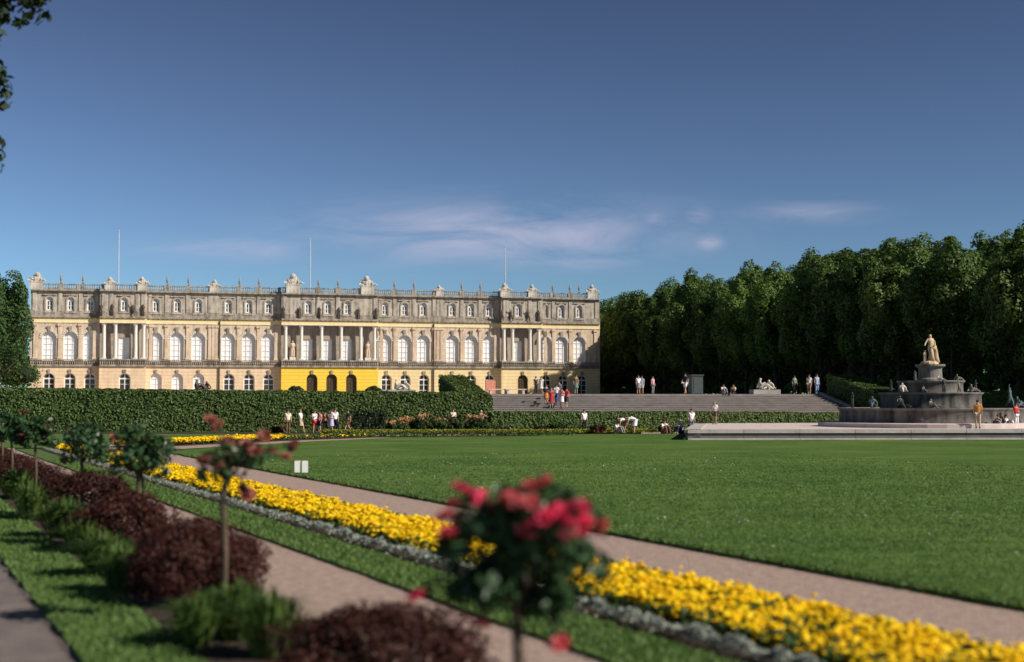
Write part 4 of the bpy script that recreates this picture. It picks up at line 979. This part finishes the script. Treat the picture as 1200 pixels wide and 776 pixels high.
# roof balustrade
bal = MB()
for si, (a, b, w, gc) in enumerate(SEC):
    y = -w + .1; bal.box(a, b, y - .16, y + .16, ZR + .002, ZR + .18); bal.box(a, b, y - .18, y + .18, ZR + .85, ZR + 1.02)
    nb = int((b - a) / .38)
    for k in range(nb):
        u = a + (k + .5) * (b - a) / nb; bal.lathe([(.07, ZR + .182), (.12, ZR + .40), (.05, ZR + .65), (.09, ZR + .848)], u, y, 5)
    for i in first_u[si]:
        for du in (-2.0, 2.0): bal.box(fu(UW[i]) + du - .22, fu(UW[i]) + du + .22, y - .2, y + .2, ZR + .003, ZR + 1.08)
bal.build('roof_balustrade', 'trim', pal)
for k, g in gm.items(): g.build('ground_floor_wall', k, pal)
attic.build('attic_wall', 'attic', pal)
trimm.build('cornice', 'trim', pal); frz.build('frieze', 'frieze', pal); entab.build('architrave', 'column', pal)
core = MB(); core.box(-HW + .02, HW - .02, .95, 24, 0, ZR + .1); core.build('rear_block', 'facade', pal)
side = MB()
for u in (-HW + .004, HW - .004): side.box(u - .004, u + .004, .002, 1.2, .0, ZR - .1)
side.build('end_wall', 'facade', pal)
rf = MB(); rf.box(-HW + .3, HW - .3, .5, 23.7, ZR + .102, ZR + .25); rf.build('roof', 'lead', pal)
# columns
cm = MB(); cm.box(-.42, .42, -.42, .42, ZB, ZB + .18); cm.lathe([(.40, ZB + .182), (.42, ZB + .26), (.34, ZB + .34), (.345, ZB + 2.2), (.29, ZF - .75), (.30, ZF - .7), (.40, ZF - .2)], 0, 0, 16); cm.box(-.42, .42, -.42, .42, ZF - .2, ZF - .002)
cme = cm.mesh('column', 'column')
CL = [121.5, 135, 158.5, 168, 334, 352.5, 376, 399, 422, 438, 589.5, 599.5, 620, 630]
for x in CL: link('column', cme, pal, (fu(x), -PJ + .45, 0))
# attic statues over the columns and the two niche figures
for x in (118, 131, 155.5, 167, 331, 350, 373, 396, 419, 439.5, 586.5, 597, 617, 629): statue_part('attic_statue', random.choice(('robed', 'raised')), 'dark_sculpt', pal, (fu(x), -PJ - .22, ZC + .38), random.uniform(-.5, .5), 1.25)
for x in (342.5, 430.5):
    statue_part('niche_statue', 'robed', 'facade', pal, (fu(x), -.45, ZB + .55), 0, 1.75)
    MB().box(fu(x) - .55, fu(x) + .55, -.9, -.02, ZB, ZB + .55).build('statue_plinth', 'column', pal)
# roof trophies, finials and flagpoles
def trophy(u, y, s=1.0, seed=0):
    rr = random.Random(seed); mb = MB(); mb.box(-1.0, 1.0, -.45, .45, 0, 1.25)
    mb.box(-1.08, 1.08, -.5, .5, 1.252, 1.4)
    mb.lathe([(.55, 1.4), (.75, 1.8), (.6, 2.25), (.3, 2.5)], 0, 0, 10, sy=.6)
    for k in range(7):
        a = -1.1 + 2.2 * k / 6 + rr.uniform(-.1, .1); L = rr.uniform(.9, 1.35)
        mb.tube([(0, rr.uniform(-.2, .2), 1.5), (.6 * math.sin(a) * L, rr.uniform(-.2, .2), 1.5 + .55 * L * math.cos(a)), (1.05 * math.sin(a) * L, 0, 1.5 + 1.0 * L * math.cos(a))], [.24, .26, .08], 6)
    mb.lathe([(.32, 2.3), (.42, 2.55), (.36, 2.85), (.15, 3.05)], rr.uniform(-.2, .2), -.1, 8)
    o = mb.build('roof_trophy', 'sculpt', pal, False, (u, y, ZR)); o.scale = (s, s, s * .92)
    for sx in (-1, 1):
        statue_part('trophy_figure', 'lying', 'sculpt', o, (sx * .75, -.15, 1.38), 1.2 * sx + .3, 1.0)
    return o
for i, (x, s, w) in enumerate(((41, 1.05, 0), (128, .8, PJ), (166, .85, PJ), (250, .8, 0), (342, 1.25, PJ), (429, 1.2, PJ), (515, .72, 0), (590, .9, PJ), (622, .85, PJ), (694, .95, 0))): trophy(fu(x), -w + .1, s, i)
vm = MB(); vm.box(-.2, .2, -.2, .2, 0, .2); vm.lathe([(.10, .2), (.08, .35), (.2, .7), (.22, 1.0), (.10, 1.15), (.13, 1.3), (.04, 1.75)], 0, 0, 8); vme = vm.mesh('roof_vase', 'trim')
for x in (70, 96, 195, 220, 280, 303, 372, 395, 462, 485, 541, 563, 648, 668, 679): link('roof_vase', vme, pal, (fu(x), (-PJ if 330 < x < 440 else 0) + .1, ZR + 1.03))
for x, yt in ((137, 270), (364, 280), (595, 290)):
    u = fu(x); Zd = PL.y + (u + HW) * pd.y; top = H + (468 - yt) / F * Zd - TZ
    mb = MB(); mb.lathe([(.11, ZR + .2), (.07, top - .3), (.06, top), (.02, top + .15)], 0, 0, 8)
    mb.lathe([(.02, top + .1), (.17, top + .25), (.02, top + .42)], 0, 0, 8); mb.build('flagpole', 'steel', pal, False, (u, 2.0, 0))
for x in (257, 508): mb = MB(); mb.tube([(fu(x), -.2, 0.1), (fu(x), -.2, ZC - .3)], .13, 6); mb.build('drainpipe', 'pipe', pal)

# ------------------------------------------------------------------ fountain plaza
plaza = [(10.1, 82.2), (46, 84), (62, 92), (62, 112), (30, 107), (13.4, 103.6)]
tag(MB().prism(plaza, .0, .62).build('fountain_plaza', 'plaza_gravel'), kind='structure')
kb = MB()
def kerb_run(a, b, z0, z1, out=.08, w=.75):
    a = Vector(a); b = Vector(b); d = (b - a).normalized(); n = Vector((d.y, -d.x)); L = (b - a).length; k = max(1, int(L / 3.2))
    for i in range(k):
        p = a + d * (L * i / k + .012); q = a + d * (L * (i + 1) / k - .012)
        kb.prism([tuple(p + n * out), tuple(q + n * out), tuple(q - n * w), tuple(p - n * w)], z0, z1)
for a, b in zip(plaza, plaza[1:] + plaza[:1]):
    kerb_run(a, b, .45, .66, .14); 
    kerb_run(a, b, -.02, .16, .20, .0)
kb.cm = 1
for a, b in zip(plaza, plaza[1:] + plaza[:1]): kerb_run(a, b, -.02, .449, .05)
tag(kb.build('plaza_kerb', ['pale_kerb', 'dark_kerb']), 'low grey stone kerb wall edging the raised fountain plaza', 'kerb wall')

FC = (px(1090, 94), 94.0)
fo = thing('tiered_fountain', 'tiered grey marble fountain with stepped round basins', 'fountain', (FC[0], FC[1], .62))
def ringbasin(name, r, z0, z1, m='fountain', n=36, lip=.12, wall=.35):
    mb = MB(); mb.lathe([(r + .06, z0), (r + .06, z0 + .12), (r, z0 + .2), (r - .02, z1 - .2), (r + lip * .4, z1 - .14)], 0, 0, n, closed_top=False)
    b = mb.build(name, m, fo, True)
    mb = MB(); mb.lathe([(r + lip * .4, z1 - .14), (r + lip, z1 - .06), (r + lip, z1), (r - wall, z1), (r - wall, z1 - .2)], 0, 0, n, closed_top=False); mb.build('basin_rim', 'fountain_top', b)
    mb = MB(); mb.lathe([(.01, z1 - .1), (r - wall - .002, z1 - .1)], 0, 0, n, closed_top=False); mb.build('water', 'water', b)
    return b
mb = MB(); mb.lathe([(7.3, 0), (7.3, .24), (7.22, .29), (5.8, .29)], 0, 0, 40, closed_top=False); mb.build('plinth_step', 'plaza_gravel', fo)
ringbasin('basin', 5.9, .2, 1.22); ringbasin('basin', 3.22, 1.1, 2.22); ringbasin('basin', 2.08, 2.1, 3.0)
mb = MB(); mb.lathe([(1.0, 2.9), (.95, 3.1), (.78, 3.2), (.74, 3.75), (.8, 3.85), (.96, 3.95), (.96, 4.08)], 0, 0, 24); mb.build('pedestal', 'fountain_top', fo)
st = statue_part('fortune_statue', 'fortune', 'gilt', fo, (.05, 0, 4.2), .1, 1.12)
statue_part('child_statue', 'robed', 'gilt', fo, (-.36, -.1, 4.08), .4, .55)
mb = MB(); mb.lathe([(.62, 4.082), (.6, 4.2), (.45, 4.32), (.2, 4.4)], 0, .15, 10); mb.build('rock_base', 'gilt', fo)
for a, r, z, k, m_, s in ((-2.2, 5.5, 1.22, 'lying', 'dark_bronze', .95), (-2.6, 5.3, 1.22, 'lying', 'bronze', .9), (-.75, 5.4, 1.22, 'raised', 'bronze', .8), (-1.57, 2.95, 2.22, 'robed', 'dark_bronze', .55), (-2.5, 2.9, 2.22, 'lying', 'sculpt', .75),
                          (-.75, 2.85, 2.22, 'lying', 'fountain_top', .65), (-2.4, 1.85, 3.0, 'robed', 'fountain_top', .38), (-.7, 1.85, 3.0, 'lying', 'fountain_top', .5), (-1.2, 5.6, .28, 'lying', 'fountain_top', .6), (-2.0, 2.9, 2.22, 'lying', 'fountain_top', .5), (-1.85, 5.55, 1.22, 'lying', 'fountain_top', .7), (-1.2, 2.9, 2.22, 'raised', 'fountain_top', .4), (-.35, 5.4, 1.22, 'lying', 'bronze', .9), (-3.0, 5.4, 1.22, 'robed', 'dark_bronze', .6), (-1.57, 1.9, 3.0, 'lying', 'sculpt', .4), (3.4, 2.9, 2.22, 'robed', 'dark_bronze', .5), (-.1, 2.9, 2.22, 'robed', 'dark_bronze', .5)):
    statue_part('basin_figure', k, m_, fo, (r * math.cos(a), r * math.sin(a), z), a + PI / 2 + (.9 if k == 'lying' else 0), s)

# terrace sculptures, kiosk, screen
def recl(label, x, y, m, s=1.1):
    z = ground_z(x, y); t = thing('sculpture_group', label, 'sculpture', (x, y, z), PANG, 'reclining sculptures on the terrace')
    MB().box(-1.3, 1.3, -.55, .55, 0, .42).build('plinth', 'kerb', t)
    statue_part('reclining_figure', 'lying', m, t, (-.35, .0, .42), 1.2, s); statue_part('seated_figure', 'lying', m, t, (.45, .15, .42), -1.0, s * .85)
    mb = MB(); mb.lathe([(.5, .42), (.55, .6), (.35, .85), (.1, .95)], .1, .2, 9); mb.build('rock', m, t); return t
recl('grey stone reclining sculpture at the top of the stairs before the dark forest', px(896, 128.6), 128.6, 'sculpt', 1.25)
recl('dark reclining sculpture before the left palace windows', px(236, 131), 131, 'dark_sculpt', 1.15)
recl('pale reclining sculpture before the windows right of the yellow facade', px(470, 131), 131, 'sculpt', 1.15)
x_, y_ = px(815, 134), 134
t = thing('ticket_kiosk', 'narrow dark green kiosk on the terrace before the forest', 'kiosk', (x_, y_, TZ), PANG)
MB().box(-.55, .55, -.5, .5, 0, 1.75).build('cabin', 'kiosk', t); MB().box(-.62, .62, -.57, .57, 1.752, 1.86).build('roof', 'kiosk', t); MB().box(-.4, .4, -.53, -.502, .1, 1.6).build('door', 'kiosk', t)
x_, y_ = px(575, 236), 236
t = thing('canvas_screen', 'salmon canvas screen standing before the palace windows', 'screen', (x_, y_, TZ), PANG)
MB().box(-.85, .85, -.03, .03, .15, 2.7).build('canvas', 'salmon', t); m_ = MB(); m_.box(-.95, -.86, -.05, .05, 0, 2.8); m_.box(.86, .95, -.05, .05, 0, 2.8); m_.build('posts', 'pipe', t)
mound = shrub_mesh(140, 1500, 1.5, 1.2, .9, .12, 'box')
for X_, lab in ((346, 'dark low shrub mound before the left end of the yellow facade'), (437, 'dark low shrub mound before the right end of the yellow facade')):
    shrub(lab, px(X_, 134), 134, mound, .62, z=TZ, group='dark shrub mounds on the terrace')
bench = MB(); bench.box(-1.0, 1.0, -.25, .25, .38, .46)
for X_, lab in ((584, 'pale stone bench on the terrace left of the group in red'), (604, 'pale stone bench on the terrace right beside another bench')):
    t = thing('stone_bench', lab, 'bench', (px(X_, 126), 126, TZ), PANG, 'pale stone benches on the terrace'); MB().box(-.95, .95, -.25, .25, .381, .47).build('seat', 'plaza_gravel', t)
    for s in (-1, 1): MB().box(s * .7 - .1, s * .7 + .1, -.2, .2, 0, .38).build('leg', 'plaza_gravel', t)

# ------------------------------------------------------------------ people
def put(x, Zq, **k):
    label = k.pop('label'); z = k.pop('z', None); X_ = px(x, Zq); person(label, (X_, Zq, ground_z(X_, Zq) if z is None else z), k.pop('face', 0), **k)
put(338, 98, label='visitor in cream shirt and brown trousers standing left before the tall hedge', shirt='cl_cream', lcol='cl_brown', z=.02, face=.4)
put(352.5, 98.6, label='visitor in white top and beige skirt, second from left before the tall hedge', shirt='cl_white', lower='skirt', lcol='cl_beige', pose='walk', z=.02, face=1.2, hair='hair_fair')
put(369, 98.8, label='visitor in white shirt and red shorts before the tall hedge', shirt='cl_white', lower='shorts', lcol='cl_red', pose='bent_arm', z=.02, face=.8, sc=.97)
put(374.5, 99.4, label='visitor in pale pink shirt and dark shorts in the group before the hedge', shirt='cl_pink', lower='shorts', lcol='cl_navy', z=.02, face=-.6, sc=.94)
put(381, 98.7, label='visitor in red top and black trousers in the middle of the hedge group', shirt='cl_red', lcol='cl_black', pose='walk', z=.02, face=1.6, sc=.9)
put(388.5, 98.6, label='visitor in white shirt and lilac skirt before the hedge', shirt='cl_white', lower='skirt', lcol='cl_lilac', pose='bent_arm', z=.02, face=-.5)
put(393, 99.3, label='dark haired visitor in white shirt and navy trousers at the right of the hedge group', shirt='cl_white', lcol='cl_navy', z=.02, face=.3, sc=1.04)
put(408, 98.7, label='visitor in black top beside the dark box shrub', shirt='cl_black', lower='shorts', lcol='cl_brown', z=.02, face=-1.2, pose='walk')
put(531, 102.3, label='visitor in pale top among the orange flowers left of the stairs', shirt='cl_cream', lower='shorts', lcol='cl_beige', z=.1, face=.2, sc=.96, pose='bent_arm')
put(564, 102.3, label='white haired visitor in brown top behind the flower border', shirt='cl_brown', lcol='cl_brown', hair='hair_grey', z=.1, face=.7, sc=.9)
put(605, 101.5, label='visitor in white shirt and dark trousers at the foot of the low hedge', shirt='cl_white', lcol='cl_black', z=.02, face=-.4, pose='bent_arm', sc=.95)
put(684.5, 99.5, label='visitor in white shirt and black trousers below the group in red', shirt='cl_white', lcol='cl_black', z=.02, face=.5)
put(724, 98.8, label='visitor in white sitting at the left of the bending pair', shirt='cl_white', lcol='cl_grey', pose='ground', z=.02, face=.9)
put(731, 99, label='visitor in white bending forward towards the lawn', shirt='cl_white', lower='shorts', lcol='cl_brown', pose='bend', z=.02, face=-1.2, sc=.98)
put(742.5, 98.9, label='visitor in long white shirt bending beside another visitor', shirt='cl_white', lower='skirt', lcol='cl_white', pose='bend', z=.02, face=-1.7, sc=1.05, hair='hair_fair')
put(779, 98.6, label='visitor in white shirt sitting low by the brown shrub', shirt='cl_white', lcol='cl_brown', pose='ground', z=.03, face=.4, sc=1.1)
put(796, 98.4, label='grey haired visitor in pale blue sitting near the plaza corner', shirt='cl_sky', lcol='cl_navy', pose='ground', z=.03, face=-.7, sc=1.1, hair='hair_grey')
put(810, 98, label='visitor in white shirt and grey trousers at the plaza corner', shirt='cl_white', lcol='cl_grey', z=.05, face=.2, sc=1.02)
put(837, 101.5, label='visitor in white top and brown shorts on the plaza corner', shirt='cl_white', lower='shorts', lcol='cl_brown', z=.62, face=-.4, pose='bent_arm', sc=.97, hair='hair_fair')
# on the stairs
for x_, Zq, lab, k in ((640, 117.5, 'visitor in navy top and orange shorts, leftmost of the group on the stairs', dict(shirt='cl_navy', lower='skirt', lcol='cl_orange')),
                       (646, 116.3, 'visitor in red dress in the group on the stairs', dict(shirt='cl_red', lower='skirt', lcol='cl_red', hair='hair_fair')),
                       (652, 117.8, 'visitor in white shirt and blue trousers in the middle of the stairs group', dict(shirt='cl_white', lcol='cl_blue', pose='walk')),
                       (658, 116.2, 'visitor in pink top and white skirt on the stairs', dict(shirt='cl_pink', lower='skirt', lcol='cl_white', pose='bent_arm')),
                       (664, 116.8, 'visitor in red top and black skirt, right end of the stairs group', dict(shirt='cl_red', lower='skirt', lcol='cl_navy', pose='walk')),
                       (655, 119.4, 'visitor in grey top behind the group on the stairs', dict(shirt='cl_grey', lcol='cl_beige')),
                       (675, 123.0, 'visitor in pale green skirt near the top of the stairs', dict(shirt='cl_brown', lower='skirt', lcol='cl_green'))):
    put(x_, Zq, label=lab, face=random.uniform(-.6, .6), **k)
put(628, 126.5, label='visitor in dark clothes on the terrace left of the stairs group', shirt='cl_black', lcol='cl_black', face=.6, sc=.95)
put(634, 127, label='visitor in white on the terrace left of the stairs group', shirt='cl_white', lower='skirt', lcol='cl_white', face=-.3, sc=.95)
put(748, 126, label='visitor in white shirt, left of the pair at the stairs top before the forest', shirt='cl_white', lower='skirt', lcol='cl_grey', face=.3, sc=1.0)
put(752, 126.2, label='visitor in grey top, right of the pair at the stairs top before the forest', shirt='cl_sky', lower='shorts', lcol='cl_white', face=-.3, sc=.97)
put(765, 126.4, label='visitor in pink top standing at the stairs top', shirt='cl_pink', lcol='cl_grey', face=.8, sc=.95)
put(803, 125.5, label='visitor in navy and white standing beside the green kiosk', shirt='cl_navy', lower='shorts', lcol='cl_white', face=-.6, pose='walk', sc=1.1)
put(848, 126, label='visitor in white sitting on the top step, left of two', shirt='cl_white', lcol='cl_grey', pose='ground', face=.3)
put(859, 126, label='dark haired visitor in cream sitting on the top step, right of two', shirt='cl_cream', lcol='cl_black', pose='ground', face=-.4)
put(931, 128.5, label='visitor in dark green standing right of the reclining sculpture', shirt='cl_green', lcol='cl_black', face=.3)
put(948, 128, label='visitor in white shirt by the top of the sloping hedge', shirt='cl_white', lower='shorts', lcol='cl_beige', face=-.4, sc=1.05)
put(957, 128, label='visitor in pale blue by the top of the sloping hedge', shirt='cl_sky', lcol='cl_sky', face=.4, sc=1.08)
# right of the fountain
put(1145, 86.5, label='visitor in orange top and beige trousers before the fountain basin', shirt='cl_orange', lcol='cl_beige', z=.62, face=2.9, sc=1.04)
put(1190, 88.5, label='visitor in red top and white trousers right of the fountain', shirt='cl_red', lcol='cl_white', z=.62, face=.4, pose='bent_arm', sc=.92)
put(1179, 89, label='visitor in white sitting on the plaza right of the fountain', shirt='cl_white', lcol='cl_white', z=.62, face=.8, pose='ground', sc=.95)
put(1168, 88, label='visitor in grey sitting on the plaza beside the visitor in orange', shirt='cl_grey', lcol='cl_black', z=.62, face=-.7, pose='ground', sc=.95)

# ------------------------------------------------------------------ sky, sun, camera
SV = Vector((.93, -.37, 0)).normalized(); EL = R(34)
S3 = Vector((SV.x * math.cos(EL), SV.y * math.cos(EL), math.sin(EL)))
W = bpy.data.worlds.new('World'); SC.world = W; W.use_nodes = True
N, L = W.node_tree.nodes, W.node_tree.links; bg = N['Background']
sky = N.new('ShaderNodeTexSky'); sky.sky_type = 'NISHITA'; sky.sun_disc = False; sky.sun_elevation = EL; sky.sun_rotation = math.atan2(SV.x, SV.y)
sky.altitude = 1500; sky.air_density = 1.0; sky.dust_density = .25; sky.ozone_density = 4.5
tc = N.new('ShaderNodeTexCoord'); sp = N.new('ShaderNodeSeparateXYZ'); L.new(tc.outputs['Generated'], sp.inputs[0])
def mth(op, a, b=None, c=None):
    n = N.new('ShaderNodeMath'); n.operation = op
    for i, v in enumerate((a, b, c)):
        if v is None: continue
        if isinstance(v, (int, float)): n.inputs[i].default_value = v
        else: L.new(v, n.inputs[i])
    return n.outputs[0]
ysafe = mth('MAXIMUM', sp.outputs['Y'], .05)
cu = mth('DIVIDE', sp.outputs['X'], ysafe); cv = mth('DIVIDE', sp.outputs['Z'], ysafe)
cb = N.new('ShaderNodeCombineXYZ'); L.new(cu, cb.inputs[0]); L.new(cv, cb.inputs[1])
mp = N.new('ShaderNodeMapping'); mp.inputs['Scale'].default_value = (9, 40, 1); mp.inputs['Rotation'].default_value = (0, 0, .06); L.new(cb.outputs[0], mp.inputs[0])
nz = N.new('ShaderNodeTexNoise'); nz.inputs['Scale'].default_value = 1.0; nz.inputs['Detail'].default_value = 7; nz.inputs['Roughness'].default_value = .62; nz.inputs['Distortion'].default_value = .6
L.new(mp.outputs[0], nz.inputs['Vector'])
tot = None
for (u0, v0, su, sv, am) in ((-.01, .117, .12, .019, 1.0), (-.19, .106, .07, .008, .55), (.054, .098, .035, .008, .6), (.132, .129, .010, .006, .8), (.140, .111, .010, .006, .9), (.10, .127, .010, .005, .6), (.21, .132, .04, .007, .6), (.04, .143, .014, .004, .5)):
    g = mth('ADD', mth('POWER', mth('ABSOLUTE', mth('DIVIDE', mth('SUBTRACT', cu, u0), su)), 2), mth('POWER', mth('ABSOLUTE', mth('DIVIDE', mth('SUBTRACT', cv, v0), sv)), 2))
    g = mth('MULTIPLY', mth('EXPONENT', mth('MULTIPLY', g, -1)), am)
    tot = g if tot is None else mth('MAXIMUM', tot, g)
mr = N.new('ShaderNodeMapRange'); mr.inputs['From Min'].default_value = .34; mr.inputs['From Max'].default_value = .62; L.new(nz.outputs['Fac'], mr.inputs['Value'])
cl = mth('MULTIPLY', mth('MULTIPLY', tot, mr.outputs['Result']), mth('GREATER_THAN', sp.outputs['Y'], .06))
mx = N.new('ShaderNodeMixRGB'); L.new(mth('MULTIPLY', cl, .75), mx.inputs['Fac'])
CLOUD = mx
hs = N.new('ShaderNodeHueSaturation'); hs.inputs['Saturation'].default_value = .70; hs.inputs['Value'].default_value = .152
gm_ = N.new('ShaderNodeGamma'); gm_.inputs['Gamma'].default_value = 2.1; L.new(sky.outputs[0], gm_.inputs['Color']); L.new(gm_.outputs[0], hs.inputs['Color']); ti_ = N.new('ShaderNodeMixRGB'); ti_.blend_type = 'MULTIPLY'; ti_.inputs['Fac'].default_value = 1; ti_.inputs['Color2'].default_value = (.82, 1.02, 1.02, 1); L.new(hs.outputs[0], ti_.inputs['Color1']); L.new(ti_.outputs[0], mx.inputs['Color1']); mx.inputs['Color2'].default_value = (8.2, 8.0, 10.2, 1)
L.new(mx.outputs[0], bg.inputs['Color']); bg.inputs['Strength'].default_value = .055
sun = bpy.data.lights.new('sun', 'SUN'); sun.energy = 5.0; sun.angle = R(.53); sun.color = (1.0, .93, .82)
so = bpy.data.objects.new('sun', sun); COL.objects.link(so); so.rotation_euler = (-S3).to_track_quat('-Z', 'Y').to_euler()

cam = bpy.data.cameras.new('camera'); co = bpy.data.objects.new('camera', cam); COL.objects.link(co)
cam.sensor_width = 36; cam.lens = 36 * F / 1200; cam.clip_end = 6000; cam.clip_start = .1
co.location = (0, 0, H); co.rotation_euler = (R(90) + math.atan(80 / F), 0, 0)
cam.dof.use_dof = True; cam.dof.focus_distance = 95; cam.dof.aperture_fstop = .75
SC.camera = co
SC.view_settings.view_transform = 'Standard'; SC.view_settings.look = 'None'; SC.view_settings.gamma = 1; SC.view_settings.exposure = .3; SC.view_settings.use_curve_mapping = False
SC.cycles.max_bounces = 6; SC.cycles.transparent_max_bounces = 4
